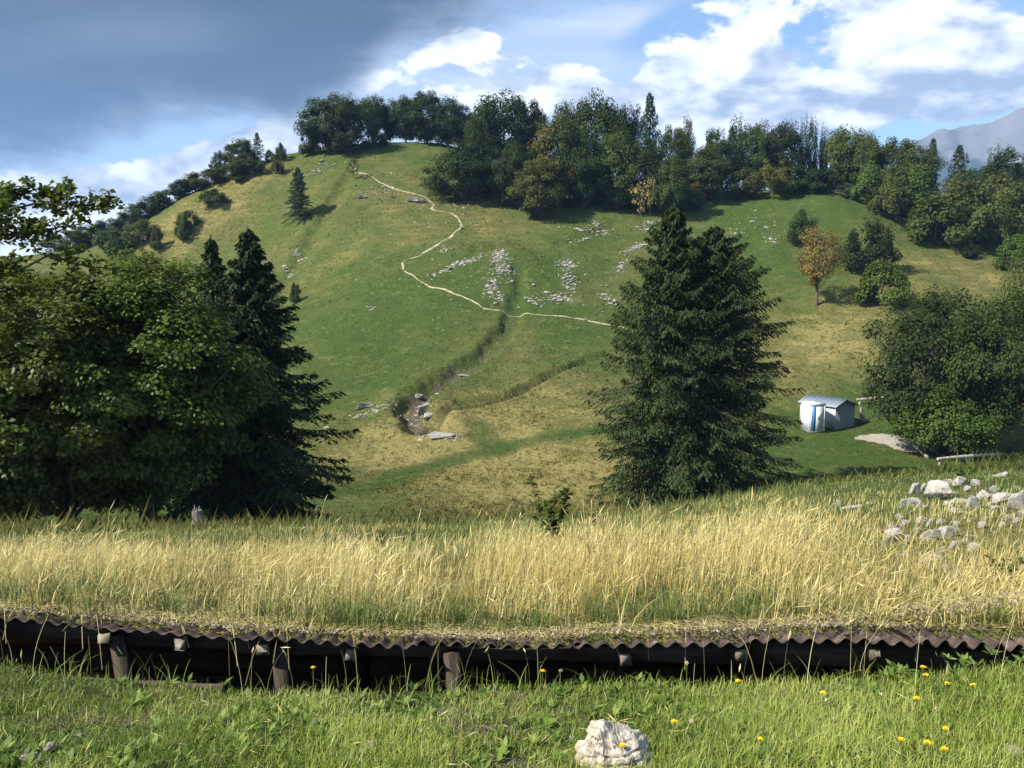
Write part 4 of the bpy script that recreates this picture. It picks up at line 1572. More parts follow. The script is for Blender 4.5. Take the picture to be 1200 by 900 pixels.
        out.append((v, f, np.repeat(np.clip(rs.normal(.4, .2, m), 0, 1), k)))
    field('green_grass', out, M['green_blade'])


dry_grass()


def lawn():
    out = []
    n = 155000
    dn = lambda x, y: np.clip(.70 + .7 * fbm(x * 2.2, y * 2.2, 121, 3), .10, 1) * (y < y_lip(x) + .02)
    x, y, rs = scatter(n, 1.1, 2.45, 4.1, dn, 5)
    z = zg(x, y, trench=False) - .005
    lipk = sstep(y - y_lip(x), -.2, 0)
    h = rs.uniform(.022, .068, len(x)) * (1 + .5 * fbm(x * 1.3, y * 1.3, 123, 2)) * (1 - .25 * lipk)
    patch = np.clip(.42 + .28 * fbm(x * 1.6, y * 1.6, 125, 3), .0, .9)
    v, f, k = blades(np.stack([x, y, z], 1), np.clip(h, .02, .2), rs.uniform(.0022, .0046, len(x)), rs.uniform(0, 6.28, len(x)), np.abs(rs.normal(.55, .4, len(x))), 3, 1.7, rs.uniform(-.6, .6, len(x)))
    var = np.clip(patch + rs.normal(0, .16, len(x)), 0, .8)
    dead = rs.uniform(0, 1, len(x)) < .07
    var = np.where(dead, rs.uniform(.85, 1, len(x)), var)
    out.append((v, f, np.repeat(var, k)))
    # longer blades and dry stalks along the lip
    m = 700
    x = rs.uniform(-4.2, 4.2, m); y = y_lip(x) + rs.normal(-.03, .05, m)
    z = zg(x, y, trench=False) - .01
    h = rs.uniform(.04, .09, m) * (1 + .9 * np.clip(fbm(x * 2.1, x * 0, 127, 2), -.5, 1))
    v, f, k = blades(np.stack([x, y, z], 1), h, rs.uniform(.0025, .005, m), rs.uniform(-1.5, 3.6, m), np.abs(rs.normal(.5, .35, m)), 4, 1.9)
    out.append((v, f, np.repeat(np.clip(rs.normal(.45, .22, m), 0, 1), k)))
    field('lawn_grass', out, M['lawn'])
    # stalks that stand up in front of the dark
    out = []
    m = 48
    x = rs.uniform(-2.8, 2.8, m); y = y_lip(x) + rs.normal(-.08, .1, m)
    z = zg(x, y, trench=False)
    v, f, k = blades(np.stack([x, y, z], 1), rs.uniform(.12, .34, m), rs.uniform(.0014, .0024, m), rs.uniform(0, 6.28, m), np.abs(rs.normal(.25, .2, m)), 5, 2.0, 0, .4)
    out.append((v, f, np.repeat(rs.uniform(.5, 1, m), k)))
    vv = v.reshape(m, 6, 2, 3).mean(2)
    q = rs.uniform(0, 1, m) < .6
    d = unit(vv[q, 5] - vv[q, 4])
    v2, f2 = leaves(vv[q, 5] + d * .015, d, rs.normal(0, 1, d.shape), rs.uniform(.03, .07, q.sum()), rs.uniform(.005, .010, q.sum()), .2)
    out.append((v2, f2, np.repeat(rs.uniform(.6, 1, q.sum()), 4)))
    # straws hanging over the roof edge
    m = 32
    x = rs.uniform(-4.2, 4.2, m); y = y_edge(x) + rs.uniform(.0, .1, m)
    z = z_slope(x, y) + .01
    b = np.stack([x, y, z], 1)
    s = np.linspace(0, 1, 5)
    L = rs.uniform(.10, .34, m); hd = rs.normal(-1.57, .7, m)
    pts = np.stack([b + np.stack([np.cos(hd), np.sin(hd), 0 * hd], 1) * (L * t * .62)[:, None] + np.array([0, 0, 1.0]) * (L * (.42 * t - 1.15 * t * t))[:, None] for t in s], 1)
    w = rs.uniform(.0010, .0022, m)
    off = np.stack([w, w * .3, w * 0], 1)
    vq = np.stack([pts - off[:, None], pts + off[:, None]], 2).reshape(m, -1, 3)
    bb = np.arange(m)[:, None] * 10; qq = np.arange(4)[None, :] * 2
    fq = np.stack([bb + qq, bb + qq + 1, bb + qq + 3, bb + qq + 2], -1).reshape(-1, 4)
    out.append((vq.reshape(-1, 3), fq, np.repeat(rs.uniform(.1, .9, m), 10)))
    field('straw_stalks', out, M['straw'])
    # broad-leaved weeds: rosettes
    out = []
    rs = np.random.RandomState(66)
    cx, cy, rs = scatter(1400, 1.1, 2.5, 3.85, lambda x, y: np.clip(.35 + .8 * fbm(x * 1.8, y * 1.8, 131, 2), .06, 1), 6)
    for x0, y0 in zip(cx, cy):
        m = rs.randint(6, 13)
        a = rs.uniform(0, 6.28) + np.arange(m) * 2.4
        L = rs.uniform(.02, .06, m)
        z0 = float(zg(x0, y0, trench=False)[0]) + .008
        up = rs.uniform(.2, .9, m)
        d = np.stack([np.cos(a), np.sin(a), up], 1); d = unit(d)
        c = np.array([x0, y0, z0]) + d * (L * .55)[:, None]
        nn = np.stack([-np.cos(a) * up, -np.sin(a) * up, np.ones(m)], 1) + rs.normal(0, .2, (m, 3))
        v, f = leaves(c, d, nn, L, L * rs.uniform(.28, .5, m), .1)
        out.append((v, f, np.repeat(np.clip(rs.normal(.5, .25, m), 0, 1), 4)))
    field('lawn_weeds', out, M['weed'])


lawn()


def litter():
    """gravel, dead straw and twigs on the front of the roof and in the worn lawn"""
    rs = np.random.RandomState(15)
    n = 8500
    x = rs.uniform(-5.0, 5.0, n); y = y_edge(x) + np.abs(rs.normal(.18, .22, n))
    z = zsurf(x, y) - .012 + .01 * rs.rand(n)
    s = rs.uniform(.003, .011, n) * (1 + .8 * (rs.rand(n) > .93))
    o = np.array([[1, 0, -.4], [-.5, .87, -.4], [-.5, -.87, -.4], [0, 0, .6]])
    v = np.stack([x, y, z], 1)[:, None] + (o[None] + rs.normal(0, .25, (n, 4, 3))) * s[:, None, None]
    f = np.array([[0, 1, 3], [1, 2, 3], [2, 0, 3]])[None] + np.arange(n)[:, None, None] * 4
    field('roof_gravel', [(v.reshape(-1, 3), f.reshape(-1, 3), np.repeat(rs.rand(n), 4))], M['grit'])
    n = 9500
    x = rs.uniform(-5.0, 5.0, n); y = y_edge(x) + .04 + np.abs(rs.normal(.12, .25, n))
    z = zsurf(x, y) + .012 * rs.rand(n)
    a = rs.uniform(0, 6.28, n)
    t = np.stack([np.cos(a), np.sin(a), rs.normal(-.05, .2, n)], 1)
    v, f = leaves(np.stack([x, y, z], 1), t, np.array([0, 0, 1.0]) + rs.normal(0, .4, (n, 3)), rs.uniform(.02, .11, n), rs.uniform(.002, .004, n), .1)
    x = rs.uniform(-2.4, 2.4, 700); y = rs.uniform(2.5, 3.7, 700)
    a = rs.uniform(0, 6.28, 700)
    v3, f3 = leaves(np.stack([x, y, zg(x, y, trench=False) + .02 + .02 * rs.rand(700)], 1), np.stack([np.cos(a), np.sin(a), rs.normal(0, .3, 700)], 1), np.array([0, 0, 1.0]) + rs.normal(0, .4, (700, 3)), rs.uniform(.02, .08, 700), rs.uniform(.002, .0045, 700), .1)
    field('dead_straw', [(v, f, np.repeat(rs.rand(n), 4)), (v3, f3, np.repeat(rs.rand(700), 4))], M['straw'])


M['grit'] = mat_blade('roof_grit', [(.07, .052, .033), (.15, .115, .07), (.24, .19, .12), (.38, .33, .25)], 0.0)
litter()


# ------------------------------------------------------------------ tufts over the valley and the hillside
def meadow_tufts():
    rs = np.random.RandomState(31)
    n = 105000
    a = np.radians(rs.uniform(-34, 34, n))
    r = 19 * (165 / 19) ** rs.uniform(0, 1, n)
    x, y = r * np.sin(a), r * np.cos(a)
    dry, bare = cover(x, y)
    k = (bare < .45) & (rs.rand(n) < np.clip(.45 + .6 * fbm(x / 4, y / 4, 141, 3), .1, 1))
    x, y, dry, r = x[k], y[k], dry[k], r[k]
    n = len(x)
    z = zg(x, y)
    m = 3
    h = (.10 + .17 * np.clip(dry, 0, 1)) * rs.uniform(.5, 1.5, n) * np.where(rs.rand(n) < .12, 2.1, 1) * (1 - .45 * sstep(r, 30, 60))
    X = np.repeat(x, m) + rs.normal(0, .07, n * m); Y = np.repeat(y, m) + rs.normal(0, .07, n * m)
    H = np.repeat(h, m) * rs.uniform(.6, 1.2, n * m)
    Wd = np.repeat(.04 + .0014 * r, m) * rs.uniform(.6, 1.3, n * m)
    hd = rs.uniform(0, 6.28, n * m); tw = rs.uniform(0, 6.28, n * m)
    b = np.stack([X, Y, np.repeat(z, m) - .03], 1)
    tip = b + np.stack([np.cos(hd) * H * .7, np.sin(hd) * H * .7, H], 1)
    s = np.stack([np.cos(tw), np.sin(tw), 0 * tw], 1) * (Wd * .5)[:, None]
    v = np.stack([b - s, b + s, tip], 1).reshape(-1, 3)
    f = np.arange(n * m * 3).reshape(-1, 3)
    me = npmesh('meadow_grass', v, f, {'var': np.repeat(rs.rand(n * m), 3), 'dry': np.repeat(np.repeat(dry, m), 3), 'bare': np.zeros(len(v))})
    setp(add('meadow_grass', me, M['tuft']), kind='stuff')


meadow_tufts()

# ------------------------------------------------------------------ stones
def stone_mesh(seed, sub=3, flat=.6, chop=5):
    rs = np.random.RandomState(seed)
    bm = bmesh.new()
    for q in rs.uniform(-1, 1, (15, 3)):
        q = q / max(1.0, np.linalg.norm(q) ** .8)
        bm.verts.new(q)
    r = bmesh.ops.convex_hull(bm, input=bm.verts)
    bmesh.ops.delete(bm, geom=[x for x in bm.verts if not x.link_faces], context='VERTS')
    bmesh.ops.bevel(bm, geom=list(bm.edges), offset=.05, segments=1, affect='EDGES')
    bmesh.ops.triangulate(bm, faces=bm.faces[:])
    bmesh.ops.subdivide_edges(bm, edges=[x for x in bm.edges if x.calc_length() > .3], cuts=2, use_grid_fill=True)
    v = np.array([q.co[:] for q in bm.verts])
    b = fbm(v[:, 0] * 3 + 1.7 * v[:, 2], v[:, 1] * 3 - 2.1 * v[:, 2], seed, 4)
    v = v + unit(v) * (b * .06)[:, None]
    v = v * [1, rs.uniform(.6, .9), flat * rs.uniform(.8, 1.2)]
    v[:, 2] -= v[:, 2].min()
    v = v / (v[:, 0].max() - v[:, 0].min())
    for i, q in enumerate(bm.verts): q.co = v[i]
    me = bpy.data.meshes.new('stone')
    bm.to_mesh(me); bm.free()
    return me


STONES = [stone_mesh(700 + i, 3, (.5, .65, .4, .75, .55, .3)[i]) for i in range(6)]
SGS = 'small stones of the rubble heap'


def stone(px, py, w, label, group=None, k=None, tilt=0, mat='limestone', y0=4.0, sink=.2, name='stone', hs=1.0, cat='stone'):
    p = at(px, py, y0, trench=False)
    s = w / FPX * p.y
    o = bpy.data.objects.new(name, STONES[RS.randint(6) if k is None else k])
    COL.objects.link(o)
    if not o.data.materials: o.data.materials.append(M[mat])
    o.material_slots[0].link = 'OBJECT'; o.material_slots[0].material = M[mat]
    o.location = (p.x, p.y, p.z - s * .5 * sink)
    o.scale = (s, s, s * hs)
    o.rotation_euler = (RS.normal(0, .12), RS.normal(0, .12) + R(tilt), RS.uniform(-.6, .6))
    return setp(o, label, cat, group)


ZX, ZY, ZS = 980, 540, 220 / 1200.0
big = [
    (470, 300, 175, 'long low white slab at the upper left of the rubble heap', 2), (640, 250, 160, 'big bright white block in the upper middle of the rubble heap', 1),
    (500, 210, 75, 'small dark-shadowed stone at the top left corner of the rubble heap', 3), (790, 155, 95, 'grey block at the very top of the rubble heap', 0),
    (715, 140, 70, 'flat stone touching the grey block at the top of the rubble heap', 2), (885, 160, 66, 'bright little stone right of the grey top block', 4),
    (1045, 100, 110, 'tilted grey slab standing up in the grass above the rubble heap', 5), (930, 245, 105, 'pale block right of the layered stones in the rubble heap', 0),
    (810, 262, 150, 'upper of the thin layered flat stones in the middle of the rubble heap', 5), (790, 328, 140, 'lower of the thin layered flat stones in the middle of the rubble heap', 5),
    (1005, 335, 135, 'white lying block below the right end of the rubble heap', 2), (1140, 310, 112, 'pinkish-grey rounded boulder at the right end of the rubble heap', 3),
    (1050, 285, 100, 'grey-brown block left of the rounded boulder', 1), (1112, 222, 110, 'flat slab behind the rounded boulder at the right', 5),
    (378, 515, 105, 'white stone in the dry stalks left below the heap', 1), (700, 485, 140, 'large sunlit block half sunk in dry grass below the heap', 0),
    (595, 505, 120, 'shaded grey block touching the large sunlit one in the grass', 4), (610, 645, 145, 'long white stone lower down in the dry grass', 2),
    (765, 775, 185, 'lowest long white stone in the tall dry grass at right', 2), (105, 300, 130, 'pale flat stone in the grass between spruce and rubble heap', 5),
]
for zx, zy, w, lab, k in big:
    stone(ZX + zx * ZS, ZY + zy * ZS, w * ZS * 1.05, lab, None, k, tilt=-35 if 'tilted' in lab else 0, sink=.34, name='limestone_block', hs=1.15, cat='rock')
SHORT = ('long low white slab', 'big bright white block', 'dark-shadowed corner stone', 'grey top block', 'flat stone by the top block', 'bright little stone', 'tilted grey slab', 'pale block by the layered stones',
         'upper layered flat stone', 'lower layered flat stone', 'white lying block', 'pinkish-grey boulder', 'grey-brown block', 'flat slab behind the boulder', 'white stone in the stalks', 'large half-sunk block', 'shaded block',
         'long white stone in the grass', 'lowest long white stone', 'pale flat stone near the spruce')
used = set()
for zx, zy, w in ((870, 310, 100), (1090, 380, 66), (1160, 395, 66), (460, 530, 66), (540, 395, 80), (400, 375, 66), (350, 450, 80), (440, 410, 66), (665, 402, 66), (220, 275, 70), (870, 585, 84), (10, 295, 50), (760, 205, 50),
                  (1190, 350, 60), (960, 380, 50), (840, 370, 60), (560, 310, 70), (700, 300, 60), (620, 170, 50), (980, 290, 60), (1180, 240, 60), (420, 600, 60), (520, 600, 50), (680, 600, 60), (860, 480, 70), (930, 430, 60), (480, 340, 60), (600, 420, 60), (1010, 470, 50), (700, 700, 60), (560, 740, 60), (900, 640, 60), (380, 680, 50), (760, 420, 50), (820, 520, 50), (1140, 180, 60), (1000, 200, 50), (860, 235, 50), (560, 190, 50), (420, 300, 50), (520, 450, 50), (300, 540, 50), (740, 560, 60), (1060, 430, 50), (690, 190, 60), (830, 195, 50)):
    near = sorted(big, key=lambda b: (b[0] - zx) ** 2 + (b[1] - zy) ** 2)
    for q in near[:9]:
        ddx, ddy = zx - q[0], zy - q[1]
        far = math.hypot(ddx, ddy) > 110
        side = ('right of' if ddx > 0 else 'left of') if abs(ddx) > abs(ddy) else ('below' if ddy > 0 else 'above')
        nm = SHORT[big.index(q)]
        lab = 'small pale limestone piece %s %s the %s' % ('a little way' if far else 'close', side, nm)
        if lab not in used and len(lab.split()) <= 16: break
    used.add(lab)
    stone(ZX + zx * ZS, ZY + zy * ZS, w * ZS, lab, SGS, name='limestone_piece', sink=.3, hs=1.1)

# the rock in the lawn, and a few little stones there
def lawn_rock():
    rs = np.random.RandomState(3)
    bm = bmesh.new()
    bmesh.ops.create_icosphere(bm, subdivisions=5, radius=.5)
    v = np.array([q.co[:] for q in bm.verts])
    for d, o in (((.25, -.35, .9), .27), ((-.95, -.25, .2), .33), ((.8, -.2, .57), .27), ((.1, -.99, .1), .27), ((.62, -.75, .22), .30), ((-.3, .9, .3), .30), ((.95, .25, -.1), .40),
                 ((-.5, .0, .86), .36), ((-.62, -.78, .08), .30), ((-.2, -.75, .63), .30), ((.45, -.3, .84), .25), ((.9, -.4, .2), .37)):
        d = unit(np.array(d)); e = v @ d - o
        v = v - np.where(e > 0, e * .97, 0)[:, None] * d
    n = unit(v)
    a = fbm(v[:, 0] * 5 + v[:, 2] * 2.1, v[:, 1] * 5 - v[:, 2] * 3, 5, 5)
    lay = v[:, 2] * 9 - v[:, 0] * 4 + v[:, 1] * 2
    ridge = 1 - np.abs(vnoise(lay, v[:, 0] * 2.5 + 3, 8)) * 2.4
    v = v + n * (a * .05 - .055 * np.clip(ridge, 0, 1) ** 3)[:, None]
    v[:, 2] += np.where(v[:, 0] < -.05, .10 * sstep(-v[:, 0], .05, .25) * (v[:, 2] > 0), 0)
    v = v * [.33, .27, .24]
    for i, q in enumerate(bm.verts): q.co = v[i]
    me = bpy.data.meshes.new('foreground_rock')
    bm.to_mesh(me); bm.free()
    for p in me.polygons: p.use_smooth = False
    o = add('lawn_rock', me, M['rock'])
    p = at(722, 902, 2.2, trench=False)
    o.location = (p.x, p.y + .04, p.z + .035)
    o.rotation_euler = (0, R(8), R(-12))
    setp(o, 'cracked pale rock lying in the green grass at the bottom edge', 'rock')


lawn_rock()
for px, py, w, lab in ((434, 877, 15, 'small white stone in the lawn left of the cracked rock'), (388, 886, 13, 'grey pebble in the lawn further left of the small white stone'),
                       (1186, 888, 22, 'flat grey stone in the lawn at the lower right corner'), (34, 894, 26, 'pale stone showing in worn ground at the lower left corner'),
                       (900, 897, 14, 'little pale stone in the lawn at the bottom edge right of the cracked rock'), (668, 866, 13, 'pebble in the grass just left of the cracked rock'), (92, 862, 13, 'small stone in the lawn under the left post'), (60, 880, 18, 'brownish stone in the worn ground at the lower left')):
    stone(px, py, w, lab, y0=2.2, mat='rock', name='lawn_stone', sink=.5)

# outcrops and lone boulders of the hill
for px, py, w, k, lab in ((484, 236, 17, 2, 'pale boulder beside the upper footpath'), (493, 237, 9, 4, 'smaller boulder touching the one by the upper footpath'), (428, 478, 24, 2, 'flat white rock left of the gully mouth'),
                          (516, 510, 30, 5, 'long flat white rock in the meadow below the gully mouth'), (497, 484, 17, 3, 'white stone in the gully mouth'), (502, 492, 13, 1, 'smaller white stone below the one in the gully mouth'),
                          (425, 232, 12, 2, 'flat pale rock on the slope under the path\'s upper end'), (490, 466, 12, 0, 'grey stone in the upper part of the gully mouth'), (543, 440, 14, 5, 'pale ledge of rock on the gully rim'),
                          (377, 190, 5, 1, 'small upright white stone on the shoulder below the hilltop trees'), (685, 376, 5, 0, 'white marker stone beside the lower footpath'), (614, 221, 14, 2, 'pale stones at the edge of the dark wood'),
                          (1124, 540, 14, 2, 'pale rock under the timber rail'), (790, 262, 12, 2, 'pale rock right above the big spruce tips')):
    stone(px, py, w, lab, None, k, y0=30, mat='limestone_far', name='hill_boulder', sink=.3, hs=.9, cat='rock')


def scree():
    """broken stone lying in patches on the hillside"""
    rs = np.random.RandomState(8)
    V, F, A, k = [], [], [], 0
    o = np.array([[1, .1, -.3], [-.4, .87, -.3], [-.6, -.8, -.3], [.1, 0, .55], [.5, -.8, -.2]])
    tri = np.array([[0, 1, 3], [1, 2, 3], [2, 4, 3], [4, 0, 3]])
    for px, py, rx, ry, rot, n in ((528, 313, 14, 3, 20, 70), (550, 306, 14, 4, 15, 90), (583, 300, 9, 8, 0, 120), (588, 315, 11, 8, 0, 120), (574, 335, 7, 12, 0, 110), (585, 348, 5, 6, 0, 30),
                                   (664, 310, 11, 7, 0, 90), (666, 330, 8, 12, 0, 90), (655, 350, 16, 5, 0, 80), (728, 312, 10, 6, 30, 70), (742, 292, 15, 6, 30, 100), (690, 272, 34, 3, -8, 60), (700, 265, 12, 5, 0, 40),
                                   (373, 199, 22, 5, 8, 90), (352, 303, 14, 9, -30, 40), (338, 322, 10, 9, -30, 34), (520, 295, 6, 5, 0, 25), (628, 352, 10, 3, 0, 20), (712, 350, 10, 6, 0, 30), (678, 282, 12, 2, 0, 20),
                                   (437, 362, 10, 2, -20, 10), (760, 264, 14, 6, 20, 60), (615, 222, 12, 4, 0, 40), (560, 238, 16, 3, 0, 24), (430, 230, 26, 7, 0, 30), (903, 281, 8, 9, 0, 34), (890, 262, 24, 9, 0, 22),
                                   (870, 272, 12, 5, 0, 14), (540, 244, 30, 8, 0, 30), (475, 260, 70, 40, 0, 60), (600, 330, 120, 45, 0, 90), (495, 486, 9, 12, 0, 60), (520, 510, 24, 4, 0, 40), (440, 480, 40, 6, 10, 40), (345, 180, 12, 3, 0, 12), (1040, 575, 0, 0, 0, 0)):
        if not n: continue
        n = int(n * 1.8)
        q = rs.normal(0, .62, (n, 2)) * [rx, ry]
        ca, sa = math.cos(R(rot)), math.sin(R(rot))
        # centre and two axes on the ground, so the patch is laid out in metres
        c = at(px, py, 30, trench=False)
        mx = c.y / FPX
        e = at(px, py - 3, 30, trench=False)
        my = min(max((e.y - c.y) / 3, .05), .5)
        x = c.x + (q[:, 0] * ca + q[:, 1] * sa) * mx
        y = c.y + (q[:, 1] * ca - q[:, 0] * -sa * 1.0) * my
        z = zg(x, y)
        s = rs.gamma(2.2, .058, n).clip(.04, .42)
        v = np.stack([x, y, z], 1)[:, None] + (o[None] + rs.normal(0, .22, (n, 5, 3))) * (s[:, None, None] * [1, 1, .6])
        V.append(v.reshape(-1, 3)); F.append((tri[None] + np.arange(n)[:, None, None] * 5 + k).reshape(-1, 3)); k += n * 5
    me = npmesh('scree_stones', np.concatenate(V), np.concatenate(F))
    setp(add('scree_stones', me, M['limestone_far']), kind='stuff')


scree()


# ------------------------------------------------------------------ dandelions
def dandelions():
    stem_m = mat_plain('dandelion_stem', (.14, .17, .05), .5, .3, .1, 40)
    head_m, n, out = new_mat('dandelion_petals')
    principled(n, out, n.mix(n.attr('var'), (.70, .42, .01), (.90, .66, .02)), .6, .2)
    seed_m = mat_plain('withered_head', (.46, .38, .26), .8, .1, .2, 60)
    G = 'dandelions in the lawn'
    L = [
        (367, 783, 'yellow dandelion on the trench lip right of the left post pair', 1), (636, 787, 'yellow flower in front of the dark beam, left one of a loose row', 1), (865, 799, 'yellow dandelion low against the dark beam in the middle right', 1),
        (1082, 783, 'upper yellow dandelion of the close pair on the right lip', 1), (1085, 792, 'lower yellow dandelion of the close pair on the right lip', 1), (1110, 802, 'yellow dandelion just right below the close pair', 1),
        (1140, 804, 'yellow dandelion farthest right on the lawn', 1), (1074, 820, 'yellow dandelion left below the close pair', 1), (964, 813, 'small yellow dandelion alone in the upper lawn', 1), (1108, 855, 'yellow dandelion above the row of three at lower right', 1),
        (790, 847, 'yellow dandelion right of the cracked rock, in the taller weeds', 1), (729, 875, 'yellow dandelion touching the front of the cracked rock', 1), (891, 867, 'yellow dandelion in the middle of the right lawn', 1),
        (1056, 868, 'yellow dandelion at the left of the row of three at lower right', 1), (1087, 872, 'yellow dandelion in the middle of the row of three at lower right', 1), (1107, 879, 'largest yellow dandelion at the right end of the row of three', 1),
        (657, 786, 'withered flower head on the trench lip, left one', 0), (805, 777, 'withered flower head on a tall reddish stalk before the beam', 0), (1033, 813, 'withered flower head in the upper right lawn', 0), (1098, 830, 'withered flower head below the dandelion pair', 0), (969, 820, 'withered flower head under the lone small dandelion', 0), (810, 845, 'withered flower head beside the dandelion right of the rock', 0),
    ]
    rs = np.random.RandomState(12)
    for px, py, lab, live in L:
        p = at(px, py + 26, 2.2, trench=False)
        Y = min(p.y, float(y_lip(p.x)) - .02)
        p = Vector(P(px, py + 26, Y))
        base = Vector((p.x, Y, float(zg(p.x, Y, trench=False)[0])))
        head = Vector(P(px, py, Y - .01))
        e = empty('dandelion', base, lab, 'dandelion' if live else 'withered flower', G if live else 'withered flower heads in the lawn')
        m = MB()
        h = head - base
        m.tube([(0, 0, 0), (h.x * .2 + rs.normal(0, .004), h.y * .2, h.z * .5), tuple(h)], [.0022, .0018, .0016], 5)
        m.build('stem', stem_m, e)
        r = rs.uniform(.010, .0155) if live else .011
        if live:
            k = 26
            a = np.arange(k) * 2.39996; rr = np.sqrt((np.arange(k) + .5) / k)
            d = np.stack([np.cos(a) * rr, np.sin(a) * rr, 1.15 - rr * .85], 1); d = unit(d)
            c = np.array(h) + d * (r * .62)
            nn = np.array([0, 0, 1.0]) * .7 - d * .2 + rs.normal(0, .1, (k, 3))
            v, f = leaves(c, d, nn, np.full(k, r * 1.15), np.full(k, r * .42), .1)
            me = npmesh('flower_head', v, f, {'var': np.repeat(rs.rand(k), 4)})
            add('flower_head', me, head_m, e)
        else:
            k = 22
            d = unit(rs.normal(0, 1, (k, 3)) + [0, 0, .4])
            v, f = leaves(np.array(h) + d * (r * .5), d, rs.normal(0, 1, (k, 3)), np.full(k, r * 1.1), np.full(k, r * .5), .1)
            add('flower_head', npmesh('flower_head', v, f), seed_m, e)


dandelions()


# ------------------------------------------------------------------ tall herbs and seedlings standing in the dry grass
def herb(px, base, top, wpx, seed, label, mat='leaf_bright', n=26, leaf=.05):
    p = at(px, base, 4.6, trench=False)
    t = P(px, top, p.y)
    h = t[2] - p.z
    w = wpx / FPX * p.y
    rs = np.random.RandomState(seed)
    e = empty('leafy_herb', p, label, 'plant')
    mb, parts = MB(), []
    for s in range(max(2, int(wpx / 16))):
        tip = np.array([rs.uniform(-.5, .5) * w, rs.normal(0, .1), h * rs.uniform(.65, 1)])
        q = limb(mb, (rs.normal(0, .04), rs.normal(0, .04), -.02), tip, .006, .002, rs, 4, .02, 6)
        u = rs.uniform(.25, 1, n)
        c = np.stack([np.interp(u, np.linspace(0, 1, 6), q[:, k]) for k in range(3)], 1)
        d = rs.normal(0, 1, (n, 3)); d[:, 2] = np.abs(d[:, 2]) * .4; d = unit(d)
        L = leaf * rs.uniform(.6, 1.3, n)
        v, f = leaves(c + d * (L * .6)[:, None], d, np.array([0, 0, 1.0]) + rs.normal(0, .4, (n, 3)), L * 1.3, L * .6, .12)
        parts.append((v, f))
    add('stem', mb.mesh('stem'), M['twig'], e)
    add('foliage', crown_mesh('foliage', parts, seed), M[mat], e)


herb(648, 640, 560, 84, 1, 'leafy green herb standing above the dry grass left of the big spruce', 'leaf_bright', 60, .085)
herb(700, 622, 596, 40, 2, 'low green herb at the foot of the big spruce', 'leaf_mid', 24, .07)
herb(445, 650, 618, 34, 3, 'low green weed in the dry grass under the left spruce', 'leaf_mid', 22, .06)
herb(790, 606, 588, 40, 4, 'low weed in front of the big spruce trunk', 'leaf_olive', 20, .07)
herb(1130, 566, 545, 50, 5, 'green weed clump behind the rubble heap', 'leaf_mid', 22, .07)
herb(1165, 690, 650, 60, 6, 'green weed clump in the dry grass below the rubble heap', 'leaf_mid', 22, .05)
herb(960, 572, 560, 34, 7, 'small leafy weed on the crest above the tree shadow', 'leaf_olive', 18, .06)


# broken grey stump seen between the left trunks
p = at(232, 628, 10, trench=False)
m = MB()
q = Vector(P(232, 622, 19)); q.z = float(zg(q.x, q.y)[0])
hh = P(232, 596, 19)[2] - q.z
m.tube([(0, 0, -.1), (.02, 0, hh * .5), (.0, .0, hh * .9)], [.16, .13, .12], 9)
for i in range(5):
    a = i * 1.26
    m.tube([(.07 * math.cos(a), .07 * math.sin(a), hh * .85), (.09 * math.cos(a), .09 * math.sin(a), hh * (1.0 + .08 * (i % 3)))], [.04, .006], 4)
o = m.build('tree_stump', M['stump'])
o.location = q
setp(o, 'grey broken stump between the trunks of the left tree group', 'stump')


